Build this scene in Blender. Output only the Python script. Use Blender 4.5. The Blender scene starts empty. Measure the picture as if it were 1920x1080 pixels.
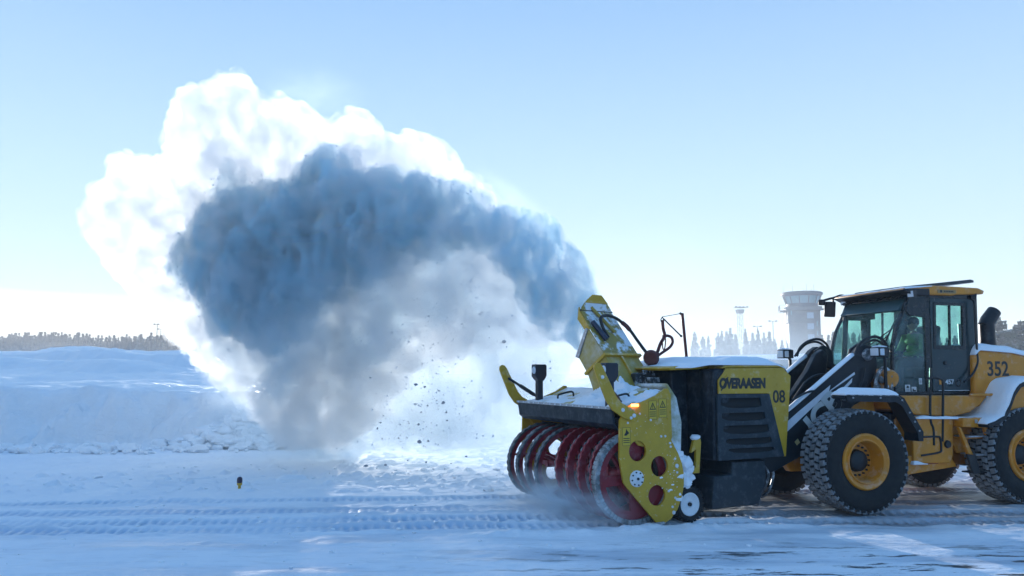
import bpy, bmesh, math, random
import numpy as np
from mathutils import Vector, Matrix, noise as mnoise
from mathutils.geometry import delaunay_2d_cdt

# ------------------------------------------------------------------ camera, light, exposure
S = bpy.context.scene
COL = S.collection
R = math.radians
CAM_H, FPX, PITCH = 2.1, 1500.0, math.atan(160 / 1500.0)
cam_d = bpy.data.cameras.new('camera')
cam = bpy.data.objects.new('camera', cam_d)
COL.objects.link(cam)
cam_d.sensor_width = 36.0
cam_d.lens = 36.0 * FPX / 1920.0
cam_d.clip_start, cam_d.clip_end = 0.1, 8000
cam.location = (0, 0, CAM_H)
cam.rotation_euler = (math.pi / 2 + PITCH, 0, 0)
S.camera = cam

SUN_AZ, SUN_EL = R(-16.0), R(4.9)          # azimuth measured from +Y towards +X
sun_vec = Vector((math.sin(SUN_AZ) * math.cos(SUN_EL), math.cos(SUN_AZ) * math.cos(SUN_EL), math.sin(SUN_EL)))
sun_d = bpy.data.lights.new('sun', 'SUN')
sun_d.energy = 5.0
sun_d.angle = R(0.5)
sun_d.color = (1.0, 0.95, 0.88)
sun = bpy.data.objects.new('sun', sun_d)
COL.objects.link(sun)
sun.rotation_euler = (-sun_vec).to_track_quat('-Z', 'Y').to_euler()
sun.location = sun_vec * 60

W = bpy.data.worlds.new('World')
S.world = W
W.use_nodes = True
wn, wl = W.node_tree.nodes, W.node_tree.links
wn.clear()
wout = wn.new('ShaderNodeOutputWorld')
wbg = wn.new('ShaderNodeBackground')
wsky = wn.new('ShaderNodeTexSky')
wsky.sky_type = 'NISHITA'
wsky.sun_disc = False
wsky.sun_elevation = SUN_EL
wsky.sun_rotation = SUN_AZ
wsky.air_density, wsky.dust_density, wsky.ozone_density = 1.0, 0.0, 3.0
wbg.inputs['Strength'].default_value = 0.15


def wmath(op, a, b=None, clamp=False):
    n = wn.new('ShaderNodeMath')
    n.operation = op
    n.use_clamp = clamp
    for i, v in enumerate((a, b)):
        if v is None:
            continue
        if isinstance(v, (int, float)):
            n.inputs[i].default_value = v
        else:
            wl.new(v, n.inputs[i])
    return n.outputs[0]


# a low cream stratus layer over the left horizon and a wisp of cirrus, both at infinity in the sky itself
wtc = wn.new('ShaderNodeTexCoord')
wsep = wn.new('ShaderNodeSeparateXYZ')
wl.new(wtc.outputs['Generated'], wsep.inputs[0])
waz = wmath('DIVIDE', wsep.outputs['X'], wmath('MAXIMUM', wsep.outputs['Y'], 0.05))
wno = wn.new('ShaderNodeTexNoise')
wmapn = wn.new('ShaderNodeMapping')
wmapn.inputs['Scale'].default_value = (3, 3, 40)
wl.new(wtc.outputs['Generated'], wmapn.inputs[0])
wl.new(wmapn.outputs[0], wno.inputs['Vector'])
wno.inputs['Scale'].default_value = 1.6
wno.inputs['Detail'].default_value = 4
edge = wmath('ADD', 0.082, wmath('MULTIPLY', waz, -0.017))
edge = wmath('ADD', edge, wmath('MULTIPLY', wmath('SUBTRACT', wno.outputs[0], 0.5), 0.012))
band = wmath('MULTIPLY', wmath('SUBTRACT', edge, wsep.outputs['Z']), 220.0, True)
side = wmath('MULTIPLY', wmath('SUBTRACT', -0.30, waz), 5.0, True)
band = wmath('MULTIPLY', wmath('MULTIPLY', band, side), 0.8)
wmix = wn.new('ShaderNodeMix')
wmix.data_type = 'RGBA'
wl.new(band, wmix.inputs[0])
# the physical sky, and the pale cold air light of a frosty day that deepens to blue overhead and away from the sun
wramp = wn.new('ShaderNodeValToRGB')
wl.new(wmath('MAXIMUM', wsep.outputs['Z'], 0.0), wramp.inputs[0])
cr = wramp.color_ramp
STOPS = [(0.0, (0.86, 0.96, 0.97)), (0.09, (0.74, 0.92, 1.02)), (0.22, (0.60, 0.83, 1.05)), (0.42, (0.37, 0.61, 0.96)), (0.62, (0.20, 0.46, 0.90)), (1.0, (0.14, 0.40, 0.88))]
cr.elements[0].position, cr.elements[0].color = 0.0, (*STOPS[0][1], 1)
cr.elements[1].position, cr.elements[1].color = 1.0, (*STOPS[-1][1], 1)
for p_, c_ in STOPS[1:-1]:
    e_ = cr.elements.new(p_)
    e_.color = (*c_, 1)
wback = wn.new('ShaderNodeMix')
wback.data_type = 'RGBA'
wl.new(wmath('MULTIPLY', wmath('SUBTRACT', 0.15, wsep.outputs['Y']), 1.6, True), wback.inputs[0])
wl.new(wramp.outputs[0], wback.inputs[6])
wback.inputs[7].default_value = (0.17, 0.43, 0.84, 1)
wair = wn.new('ShaderNodeMix')
wair.data_type = 'RGBA'
wair.blend_type = 'ADD'
wair.inputs[0].default_value = 1.0
wsc = wn.new('ShaderNodeVectorMath')
wsc.operation = 'SCALE'
wsc.inputs['Scale'].default_value = 2.9
wl.new(wback.outputs[2], wsc.inputs[0])
wsk = wn.new('ShaderNodeVectorMath')
wsk.operation = 'SCALE'
wsk.inputs['Scale'].default_value = 0.12
wl.new(wsky.outputs[0], wsk.inputs[0])
wl.new(wsc.outputs[0], wair.inputs[6])
wl.new(wsk.outputs[0], wair.inputs[7])
wl.new(wair.outputs[2], wmix.inputs[6])
wmix.inputs[7].default_value = (3.05, 2.9, 2.35, 1)
wl.new(wmix.outputs[2], wbg.inputs['Color'])
wl.new(wbg.outputs[0], wout.inputs['Surface'])

S.view_settings.view_transform = 'Standard'
S.view_settings.look = 'None'
S.view_settings.exposure = 1.06
S.view_settings.gamma = 1.0
S.render.engine = 'CYCLES'
S.cycles.use_denoising = True
S.cycles.max_bounces = 8
S.cycles.diffuse_bounces = 3
S.cycles.glossy_bounces = 3
S.cycles.transmission_bounces = 6
S.cycles.transparent_max_bounces = 24
S.cycles.volume_bounces = 3
S.cycles.volume_step_rate = 1.0
S.cycles.volume_max_steps = 128
S.cycles.sample_clamp_indirect = 6.0
S.cycles.caustics_reflective = False
S.cycles.caustics_refractive = False


# ------------------------------------------------------------------ helpers
def ray(px, py):
    u, v = (px - 960) / FPX, (540 - py) / FPX
    c, s = math.cos(PITCH), math.sin(PITCH)
    return Vector((u, c - v * s, s + v * c))


def at(px, py, y):
    """The place in the scene that lies at depth y under a point of the photograph."""
    d = ray(px, py)
    t = y / d.y
    return Vector((d.x * t, y, CAM_H + d.z * t))


def hash3(ix, iy, iz, seed):
    h = (ix * 374761393 + iy * 668265263 + iz * 2147483647 + seed * 1274126177) & 0xFFFFFFFF
    h = ((h ^ (h >> 13)) * 1274126177) & 0xFFFFFFFF
    return ((h ^ (h >> 16)) & 0xFFFF) / 65535.0


def vnoise(x, y, z, seed=0):
    x, y, z = np.broadcast_arrays(np.asarray(x, float), np.asarray(y, float), np.asarray(z, float))
    x0, y0, z0 = np.floor(x), np.floor(y), np.floor(z)
    fx, fy, fz = x - x0, y - y0, z - z0
    ix, iy, iz = x0.astype(np.int64), y0.astype(np.int64), z0.astype(np.int64)
    sx, sy, sz = (f * f * f * (f * (f * 6 - 15) + 10) for f in (fx, fy, fz))
    r = 0
    for dx in (0, 1):
        for dy in (0, 1):
            for dz in (0, 1):
                w = (sx if dx else 1 - sx) * (sy if dy else 1 - sy) * (sz if dz else 1 - sz)
                r = r + w * hash3(ix + dx, iy + dy, iz + dz, seed)
    return r * 2 - 1


def fbm(x, y, z=0.0, octv=4, seed=0, gain=0.5):
    r, a, f = 0, 1.0, 1.0
    for o in range(octv):
        r = r + a * vnoise(np.asarray(x) * f, np.asarray(y) * f, np.asarray(z) * f, seed + o * 17)
        a *= gain
        f *= 2.03
    return r


def sstep(a, b, x):
    t = np.clip((x - a) / (b - a), 0, 1)
    return t * t * (3 - 2 * t)


def tag(o, label=None, cat=None, group=None, kind=None):
    if label:
        o['label'] = label
    if cat:
        o['category'] = cat
    if group:
        o['group'] = group
    if kind:
        o['kind'] = kind
    return o


def empty(name, loc=(0, 0, 0), rz=0.0):
    o = bpy.data.objects.new(name, None)
    COL.objects.link(o)
    o.location = loc
    o.rotation_euler = (0, 0, rz)
    o.empty_display_size = 0.3
    return o


class MB:
    """Collects shapes and links them as one mesh object."""

    def __init__(s):
        s.v, s.f, s.mi, s.cur = [], [], [], 0

    def use(s, k):
        s.cur = k
        return s

    def add(s, vs, fs):
        o = len(s.v)
        s.v += [tuple(p) for p in vs]
        s.f += [tuple(i + o for i in f) for f in fs]
        s.mi += [s.cur] * len(fs)
        return s

    def box(s, x0, x1, y0, y1, z0, z1):
        vs = [(x, y, z) for x in (x0, x1) for y in (y0, y1) for z in (z0, z1)]
        return s.add(vs, [(0, 1, 3, 2), (4, 6, 7, 5), (0, 4, 5, 1), (2, 3, 7, 6), (0, 2, 6, 4), (1, 5, 7, 3)])

    def obox(s, c, ax, ay, az):
        """A box about c with half axis vectors."""
        c, ax, ay, az = Vector(c), Vector(ax), Vector(ay), Vector(az)
        vs = [c + ax * i + ay * j + az * k for i in (-1, 1) for j in (-1, 1) for k in (-1, 1)]
        return s.add(vs, [(0, 1, 3, 2), (4, 6, 7, 5), (0, 4, 5, 1), (2, 3, 7, 6), (0, 2, 6, 4), (1, 5, 7, 3)])

    def prism(s, poly, y0, y1, holes=(), fr=None):
        """An xz outline (with holes) made solid from y0 to y1; fr maps (a, depth, b) into place."""
        fr = fr or (lambda a, d, b: (a, d, b))
        loops = [list(poly)] + [list(h) for h in holes]
        pts, edges = [], []
        for lp in loops:
            o = len(pts)
            pts += [Vector(p) for p in lp]
            edges += [(o + i, o + (i + 1) % len(lp)) for i in range(len(lp))]
        if holes:
            vo, _e, fo, *_r = delaunay_2d_cdt(pts, edges, [], 0, 1e-6)

            def inside(p, lp):
                c = False
                for i in range(len(lp)):
                    (xa, ya), (xb, yb) = lp[i], lp[i - 1]
                    if (ya > p[1]) != (yb > p[1]) and p[0] < (xb - xa) * (p[1] - ya) / (yb - ya) + xa:
                        c = not c
                return c
            keep = []
            for f in fo:
                m = sum((vo[i] for i in f), Vector((0, 0))) / len(f)
                if inside(m, loops[0]) and not any(inside(m, h) for h in loops[1:]):
                    keep.append(tuple(f))
            n = len(vo)
            s.add([fr(p[0], y0, p[1]) for p in vo] + [fr(p[0], y1, p[1]) for p in vo],
                  keep + [tuple(i + n for i in reversed(f)) for f in keep])
            for lp in loops:
                m = len(lp)
                s.add([fr(p[0], y0, p[1]) for p in lp] + [fr(p[0], y1, p[1]) for p in lp],
                      [(i, (i + 1) % m, (i + 1) % m + m, i + m) for i in range(m)])
        else:
            m = len(poly)
            s.add([fr(p[0], y0, p[1]) for p in poly] + [fr(p[0], y1, p[1]) for p in poly],
                  [tuple(range(m)), tuple(range(2 * m - 1, m - 1, -1))] +
                  [(i, (i + 1) % m, (i + 1) % m + m, i + m) for i in range(m)])
        return s

    def tube(s, pts, r, n=8, caps=True):
        pts = [Vector(p) for p in pts]
        rs = r if isinstance(r, (list, tuple)) else [r] * len(pts)
        prev = None
        rings = []
        for i, p in enumerate(pts):
            t = (pts[min(i + 1, len(pts) - 1)] - pts[max(i - 1, 0)]).normalized()
            if prev is None:
                up = Vector((0, 0, 1)) if abs(t.z) < 0.9 else Vector((1, 0, 0))
                u = t.cross(up).normalized()
            else:
                u = (prev - t * prev.dot(t)).normalized()
            prev = u
            w = t.cross(u)
            rings.append([p + (u * math.cos(2 * math.pi * k / n) + w * math.sin(2 * math.pi * k / n)) * rs[i] for k in range(n)])
        vs = [q for rg in rings for q in rg]
        fs = []
        for i in range(len(pts) - 1):
            for k in range(n):
                a, b = i * n + k, i * n + (k + 1) % n
                fs.append((a, b, b + n, a + n))
        if caps:
            fs.append(tuple(range(n - 1, -1, -1)))
            fs.append(tuple(range(len(vs) - n, len(vs))))
        return s.add(vs, fs)

    def lathe(s, prof, c, axis=(0, 1, 0), n=40, closed=False):
        """prof: (radius, offset along axis)."""
        c, ax = Vector(c), Vector(axis).normalized()
        up = Vector((0, 0, 1)) if abs(ax.z) < 0.9 else Vector((1, 0, 0))
        u = ax.cross(up).normalized()
        w = ax.cross(u)
        m = len(prof)
        vs = [c + ax * d + (u * math.cos(2 * math.pi * k / n) + w * math.sin(2 * math.pi * k / n)) * r for k in range(n) for r, d in prof]
        fs = []
        for k in range(n):
            k2 = (k + 1) % n
            for j in range(m if closed else m - 1):
                j2 = (j + 1) % m
                fs.append((k * m + j, k2 * m + j, k2 * m + j2, k * m + j2))
        return s.add(vs, fs)

    def disc(s, c, axis, r, t, n=32):
        return s.lathe([(0.0005, 0), (r, 0), (r, t), (0.0005, t)], c, axis, n)

    def blob(s, c, r, seed=0, amp=0.25, sub=2, sq=(1, 1, 1), f=1.3):
        bm = bmesh.new()
        bmesh.ops.create_icosphere(bm, subdivisions=sub, radius=1.0)
        c = Vector(c)
        vs = []
        for v in bm.verts:
            k = 1 + amp * mnoise.noise(v.co * f + Vector((seed * 3.7, seed * 1.3, seed)))
            vs.append(c + Vector((v.co.x * sq[0], v.co.y * sq[1], v.co.z * sq[2])) * (r * k))
        fs = [tuple(v.index for v in f_.verts) for f_ in bm.faces]
        bm.free()
        return s.add(vs, fs)

    def build(s, name, mat, parent=None, bevel=0.0, ang=35, smooth=True, seg=2):
        me = bpy.data.meshes.new(name)
        me.from_pydata(s.v, [], s.f)
        mats = mat if isinstance(mat, (list, tuple)) else [mat]
        if len(mats) > 1:
            me.polygons.foreach_set('material_index', s.mi)
        bm = bmesh.new()
        bm.from_mesh(me)
        bmesh.ops.remove_doubles(bm, verts=bm.verts, dist=1e-5)
        bmesh.ops.recalc_face_normals(bm, faces=bm.faces)
        bm.to_mesh(me)
        bm.free()
        if smooth:
            me.shade_smooth()
            me.set_sharp_from_angle(angle=R(ang))
        for m_ in mats:
            me.materials.append(m_)
        o = bpy.data.objects.new(name, me)
        COL.objects.link(o)
        o.parent = parent
        if bevel:
            b = o.modifiers.new('edge_bevel', 'BEVEL')
            b.width = bevel
            b.segments = seg
            b.limit_method = 'ANGLE'
            b.angle_limit = R(40)
            b.harden_normals = False
        return o


def np_mesh(name, verts, quads, mat, parent=None, smooth=True):
    me = bpy.data.meshes.new(name)
    nv, nf = len(verts), len(quads)
    me.vertices.add(nv)
    me.vertices.foreach_set('co', np.asarray(verts, np.float32).ravel())
    me.loops.add(nf * 4)
    me.loops.foreach_set('vertex_index', np.asarray(quads, np.int32).ravel())
    me.polygons.add(nf)
    me.polygons.foreach_set('loop_start', np.arange(0, nf * 4, 4, dtype=np.int32))
    me.update(calc_edges=True)
    me.validate()
    if smooth:
        me.shade_smooth()
    me.materials.append(mat)
    o = bpy.data.objects.new(name, me)
    COL.objects.link(o)
    o.parent = parent
    return o


def grid_mesh(name, xs, ys, hfun, mat):
    X, Y = np.meshgrid(xs, ys)
    Z = hfun(X, Y)
    nx, ny = len(xs), len(ys)
    i = np.arange((ny - 1) * nx).reshape(ny - 1, nx)[:, :-1].ravel()
    q = np.stack([i, i + 1, i + nx + 1, i + nx], 1)
    return np_mesh(name, np.stack([X.ravel(), Y.ravel(), Z.ravel()], 1), q, mat)


def copy_tree(o, parent=None):
    c = o.copy()
    COL.objects.link(c)
    c.parent = parent
    for ch in list(o.children):
        copy_tree(ch, c)
    return c


def spline(pts, n=24):
    """Catmull-Rom through the points."""
    P = [Vector(p) for p in pts]
    P = [P[0] * 2 - P[1]] + P + [P[-1] * 2 - P[-2]]
    out = []
    seg = len(P) - 3
    for i in range(seg):
        m = max(2, n // seg)
        for k in range(m + (1 if i == seg - 1 else 0)):
            t = k / m
            a, b, c, d = P[i:i + 4]
            out.append(0.5 * (2 * b + (c - a) * t + (2 * a - 5 * b + 4 * c - d) * t * t + (3 * b - a - 3 * c + d) * t ** 3))
    return out


# ------------------------------------------------------------------ materials
def mat(name, col, rough=0.5, metal=0.0, noise=0.0, nscale=6.0, bump=0.0, bscale=30.0, spec=0.5, emit=None, es=0.0):
    m = bpy.data.materials.new(name)
    m.use_nodes = True
    nt = m.node_tree
    b = nt.nodes['Principled BSDF']
    b.inputs['Base Color'].default_value = (*col, 1)
    b.inputs['Roughness'].default_value = rough
    b.inputs['Metallic'].default_value = metal
    b.inputs['Specular IOR Level'].default_value = spec
    if noise or bump:
        tc = nt.nodes.new('ShaderNodeTexCoord')
    if noise:
        n = nt.nodes.new('ShaderNodeTexNoise')
        n.inputs['Scale'].default_value = nscale
        n.inputs['Detail'].default_value = 6
        n.inputs['Roughness'].default_value = 0.65
        nt.links.new(tc.outputs['Object'], n.inputs['Vector'])
        r = nt.nodes.new('ShaderNodeMapRange')
        r.inputs[1].default_value, r.inputs[2].default_value = 0.3, 0.7
        r.inputs[3].default_value, r.inputs[4].default_value = 1 - noise, 1 + noise
        nt.links.new(n.outputs[0], r.inputs[0])
        mx = nt.nodes.new('ShaderNodeMix')
        mx.data_type = 'RGBA'
        mx.blend_type = 'MULTIPLY'
        mx.inputs[0].default_value = 1
        mx.inputs[6].default_value = (*col, 1)
        nt.links.new(r.outputs[0], mx.inputs[7])
        nt.links.new(mx.outputs[2], b.inputs['Base Color'])
        r2 = nt.nodes.new('ShaderNodeMapRange')
        r2.inputs[1].default_value, r2.inputs[2].default_value = 0.3, 0.7
        r2.inputs[3].default_value, r2.inputs[4].default_value = max(0.03, rough - 0.12), min(1, rough + 0.15)
        nt.links.new(n.outputs[0], r2.inputs[0])
        nt.links.new(r2.outputs[0], b.inputs['Roughness'])
    if bump:
        n2 = nt.nodes.new('ShaderNodeTexNoise')
        n2.inputs['Scale'].default_value = bscale
        n2.inputs['Detail'].default_value = 5
        nt.links.new(tc.outputs['Object'], n2.inputs['Vector'])
        bp = nt.nodes.new('ShaderNodeBump')
        bp.inputs['Strength'].default_value = bump
        bp.inputs['Distance'].default_value = 0.02
        nt.links.new(n2.outputs[0], bp.inputs['Height'])
        nt.links.new(bp.outputs[0], b.inputs['Normal'])
    if emit:
        b.inputs['Emission Color'].default_value = (*emit, 1)
        b.inputs['Emission Strength'].default_value = es
    return m


def frosted(name, col, rough=0.4, frost=0.5, scale=5.0, frostcol=(0.75, 0.8, 0.86), lo=0.5, hi=0.62, up=0.0, **kw):
    """Paint with rime and blown snow caught on it in patches (more on faces that look up when up > 0)."""
    m = mat(name, col, rough, **kw)
    nt = m.node_tree
    b = nt.nodes['Principled BSDF']
    tc = nt.nodes.new('ShaderNodeTexCoord')
    n = nt.nodes.new('ShaderNodeTexNoise')
    n.inputs['Scale'].default_value = scale
    n.inputs['Detail'].default_value = 8
    n.inputs['Roughness'].default_value = 0.72
    nt.links.new(tc.outputs['Object'], n.inputs['Vector'])
    src = n.outputs[0]
    if up:
        g = nt.nodes.new('ShaderNodeNewGeometry')
        sp = nt.nodes.new('ShaderNodeSeparateXYZ')
        nt.links.new(g.outputs['Normal'], sp.inputs[0])
        ma = nt.nodes.new('ShaderNodeMath')
        ma.operation = 'MULTIPLY_ADD'
        nt.links.new(sp.outputs['Z'], ma.inputs[0])
        ma.inputs[1].default_value = up
        nt.links.new(src, ma.inputs[2])
        src = ma.outputs[0]
    r = nt.nodes.new('ShaderNodeMapRange')
    r.inputs[1].default_value, r.inputs[2].default_value = lo, hi
    r.inputs[4].default_value = frost
    nt.links.new(src, r.inputs[0])
    mx = nt.nodes.new('ShaderNodeMix')
    mx.data_type = 'RGBA'
    nt.links.new(r.outputs[0], mx.inputs[0])
    old = b.inputs['Base Color'].links
    if old:
        nt.links.new(old[0].from_socket, mx.inputs[6])
    else:
        mx.inputs[6].default_value = (*col, 1)
    mx.inputs[7].default_value = (*frostcol, 1)
    nt.links.new(mx.outputs[2], b.inputs['Base Color'])
    return m


def volume_mat(name, density, col=(0.97, 0.98, 1.0), g=0.6, absorb=None):
    m = bpy.data.materials.new(name)
    m.use_nodes = True
    nt = m.node_tree
    nt.nodes.clear()
    out = nt.nodes.new('ShaderNodeOutputMaterial')
    pv = nt.nodes.new('ShaderNodeVolumePrincipled')
    pv.inputs['Color'].default_value = (*col, 1)
    pv.inputs['Density'].default_value = density
    pv.inputs['Anisotropy'].default_value = g
    nt.links.new(pv.outputs[0], out.inputs['Volume'])
    return m, nt, pv


snow_m = mat('snow', (0.86, 0.88, 0.91), 0.5, noise=0.03, nscale=2.0, bump=0.6, bscale=26, spec=0.5)
bank_m = mat('bank_snow', (0.86, 0.88, 0.91), 0.40, noise=0.04, nscale=1.5, bump=0.6, bscale=26, spec=0.7)
_bt = bank_m.node_tree
_b0 = [n for n in _bt.nodes if n.type == 'BUMP'][0]
_n = _bt.nodes.new('ShaderNodeTexNoise')
_n.inputs['Scale'].default_value = 3.2
_n.inputs['Detail'].default_value = 9
_n.inputs['Roughness'].default_value = 0.68
_mp = _bt.nodes.new('ShaderNodeMapping')
_mp.inputs['Scale'].default_value = (0.7, 0.7, 1.8)
_bt.links.new([n for n in _bt.nodes if n.type == 'TEX_COORD'][0].outputs['Object'], _mp.inputs[0])
_bt.links.new(_mp.outputs[0], _n.inputs['Vector'])
_b1 = _bt.nodes.new('ShaderNodeBump')
_b1.inputs['Strength'].default_value = 0.8
_b1.inputs['Distance'].default_value = 0.10
_bt.links.new(_n.outputs[0], _b1.inputs['Height'])
_bt.links.new(_b1.outputs[0], _b0.inputs['Normal'])
snow_cap_m = mat('snow_cap', (0.86, 0.88, 0.92), 0.75, bump=0.5, bscale=18, spec=0.2)

# ------------------------------------------------------------------ snow-covered apron with wheel ruts
RNG = np.random.default_rng(4)
random.seed(5)
# rut centre lines, y = a + b x, half width, depth
RUTS = [(14.02, 0.085, 0.21, 0.06), (12.85, 0.062, 0.22, 0.02), (11.98, 0.052, 0.25, 0.06), (11.33, 0.047, 0.22, 0.055)]


def packed(X, Y):
    """How far the snow is pressed to ice by wheels."""
    m = 0
    for a, b, hw, dp in RUTS:
        d = (Y - (a + b * X)) / hw
        bk_ = sstep(0.38, 0.62, np.sin(2 * np.pi * (X / 0.060 + np.where(d > 0, 0.5, 0.0) + 0.35 * np.abs(d)) * 0.42) * 0.5 + 0.5)
        m = np.maximum(m, sstep(1.2, 0.8, np.abs(d)) * (0.45 + 0.55 * bk_) * (0.55 + 0.45 * np.clip(fbm(X * 0.7, d * 0 + a, 0, 2, 21) + 0.6, 0, 1)))
    return m * sstep(30, 20, np.abs(X))


def ground_h(X, Y):
    near = sstep(60, 25, np.abs(Y)) * sstep(60, 25, np.abs(X))
    h = 0.035 * fbm(X * 0.25, Y * 0.25, 0, 3, 1) + near * (0.016 * fbm(X * 1.3, Y * 1.7, 0, 3, 2) + 0.010 * fbm(X * 4, Y * 6, 0, 3, 3))
    calm = sstep(24, 17, Y)
    crumbs = calm * np.clip(vnoise(X * 3.1, Y * 3.1, 0, 9) - 0.62, 0, 1) * 0.22 + np.clip(vnoise(X * 7.3, Y * 7.3, 0, 10) - 0.66, 0, 1) * 0.12
    lane = sstep(15.2, 14.4, Y - 0.07 * X)
    h = h + near * crumbs * (1 - 0.75 * lane)
    # the driven lane is pressed flat
    h = h * (1 - 0.55 * lane * near)
    for a, b, hw, dp in RUTS:
        d = (Y - (a + b * X)) / hw
        s = X / 0.060
        inn = sstep(1.15, 0.75, np.abs(d))
        row = np.where(d > 0, 0.5, 0.0)
        blk = (np.sin(2 * np.pi * (s + row + 0.35 * np.abs(d)) * 0.42) * 0.5 + 0.5)
        gap = np.exp(-(d / 0.12) ** 2)
        wob = (0.35 + 0.65 * np.clip(fbm(X * 0.7, d * 0 + a, 0, 2, 21) + 0.6, 0, 1)) * (0.45 + 0.55 * np.clip(fbm(X * 2.3, Y * 4.0, 0, 3, 22) + 0.7, 0, 1))
        h = h - near * inn * dp * wob * (0.30 + 0.95 * sstep(0.38, 0.62, blk) * (1 - gap))
        h = h + near * 0.018 * np.exp(-((np.abs(d) - 1.25) / 0.22) ** 2) * (1 + 0.8 * vnoise(X * 6, Y * 6, 0, 31))
    # ridge of crumbled snow thrown up in front of the blower and along the scraped edge
    e = Y - (11.05 + 0.13 * (X - 2.0))
    rid = sstep(-1.2, 0.4, X) * sstep(4.6, 2.6, X) * np.exp(-(e / 0.16) ** 2)
    h = h + rid * (0.05 + 0.05 * np.clip(fbm(X * 5, Y * 5, 0, 3, 41), 0, 1))
    return h - 0.012


def graded(lo_far, lo, hi, hi_far, step, k=1.18):
    mid = list(np.arange(lo, hi, step))
    a, s, left = lo, step, []
    while a > lo_far:
        s *= k
        a -= s
        left.append(a)
    a, s, right = mid[-1], step, []
    while a < hi_far:
        s *= k
        a += s
        right.append(a)
    return np.array(left[::-1] + mid + right)


gm = mat('packed_snow', (0.82, 0.85, 0.90), 0.62, spec=0.3)
nt = gm.node_tree
gb = nt.nodes['Principled BSDF']


def N(t, **kw):
    n = nt.nodes.new(t)
    for k, v in kw.items():
        setattr(n, k, v)
    return n


def NM(op, a, b=None, clamp=False):
    n = N('ShaderNodeMath', operation=op, use_clamp=clamp)
    for i, v in enumerate((a, b)):
        if v is None:
            continue
        if isinstance(v, (int, float)):
            n.inputs[i].default_value = v
        else:
            nt.links.new(v, n.inputs[i])
    return n.outputs[0]


def NN(scale, vec, detail=6, rough=0.6, stretch=(1, 1, 1), rot=0.0):
    mp = N('ShaderNodeMapping')
    mp.inputs['Scale'].default_value = stretch
    mp.inputs['Rotation'].default_value = (0, 0, rot)
    nt.links.new(vec, mp.inputs[0])
    n = N('ShaderNodeTexNoise')
    n.inputs['Scale'].default_value = scale
    n.inputs['Detail'].default_value = detail
    n.inputs['Roughness'].default_value = rough
    nt.links.new(mp.outputs[0], n.inputs['Vector'])
    return n.outputs[0]


def NR(v, a, b, c=0.0, d=1.0):
    n = N('ShaderNodeMapRange')
    for i, x in enumerate((a, b, c, d)):
        n.inputs[i + 1].default_value = x
    nt.links.new(v, n.inputs[0])
    return n.outputs[0]


def NMIX(f, a, b):
    n = N('ShaderNodeMix', data_type='RGBA')
    for i, v in ((0, f), (6, a), (7, b)):
        if isinstance(v, tuple):
            n.inputs[i].default_value = (*v, 1)
        elif isinstance(v, (int, float)):
            n.inputs[i].default_value = v
        else:
            nt.links.new(v, n.inputs[i])
    return n.outputs[2]


tc = N('ShaderNodeTexCoord')
sp = N('ShaderNodeSeparateXYZ')
nt.links.new(tc.outputs['Object'], sp.inputs[0])
vec = tc.outputs['Object']
yy = NM('SUBTRACT', sp.outputs['Y'], NM('MULTIPLY', sp.outputs['X'], 0.07))
lane = NR(yy, 14.2, 13.0)
patch = NN(0.55, vec, 5, 0.6, (0.45, 2.2, 1), R(-4))
ice = NM('MULTIPLY', lane, NR(patch, 0.46, 0.60))
# bare dark pavement showing through where the machine scraped
bare = NN(1.6, vec, 9, 0.72, (0.55, 2.6, 1), R(-9))
barezone = NM('MULTIPLY', NR(sp.outputs['X'], -1.5, 2.2), NR(sp.outputs['Y'], 10.6, 9.6))
baremask = NM('MULTIPLY', NR(bare, 0.545, 0.585), barezone)
fine = NN(3.2, vec, 8, 0.75, (0.5, 3.0, 1), R(-5))
dirt = NM('MULTIPLY', NR(fine, 0.54, 0.68), NR(sp.outputs['Y'], 12.5, 10.0))
scrape = NM('MULTIPLY', NR(sp.outputs['X'], 2.6, 4.2), NM('MULTIPLY', NR(sp.outputs['Y'], 10.9, 11.6), NR(sp.outputs['Y'], 24.0, 17.0)))
scr_n = NN(0.9, vec, 6, 0.6, (0.6, 1.6, 1), R(20))
c0 = NMIX(NR(NN(0.7, vec, 4), 0.35, 0.7), (0.80, 0.84, 0.90), (0.88, 0.90, 0.93))
c1 = NMIX(NM('MULTIPLY', ice, 0.65), c0, (0.46, 0.55, 0.66))
pk = N('ShaderNodeAttribute', attribute_name='packed')
c1 = NMIX(NM('MULTIPLY', pk.outputs['Fac'], 0.75), c1, (0.42, 0.54, 0.70))
c2 = NMIX(NM('MULTIPLY', scrape, NR(scr_n, 0.35, 0.6, 0.25, 0.9)), c1, (0.27, 0.275, 0.29))
c3 = NMIX(NM('MULTIPLY', dirt, 0.35), c2, (0.30, 0.31, 0.31))
c4 = NMIX(baremask, c3, (0.055, 0.06, 0.065))
nt.links.new(c4, gb.inputs['Base Color'])
rg = NM('SUBTRACT', 0.72, NM('MULTIPLY', NM('MAXIMUM', ice, NM('MULTIPLY', scrape, 0.8)), 0.40))
nt.links.new(rg, gb.inputs['Roughness'])
bp = N('ShaderNodeBump')
bp.inputs['Strength'].default_value = 0.55
bp.inputs['Distance'].default_value = 0.03
hh = NM('ADD', NN(14, vec, 6, 0.65, (0.8, 1.3, 1)), NM('MULTIPLY', NN(55, vec, 3), 0.35))
nt.links.new(NM('MULTIPLY', hh, NM('SUBTRACT', 1.0, NM('MULTIPLY', ice, 0.8))), bp.inputs['Height'])
nt.links.new(bp.outputs[0], gb.inputs['Normal'])

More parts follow.
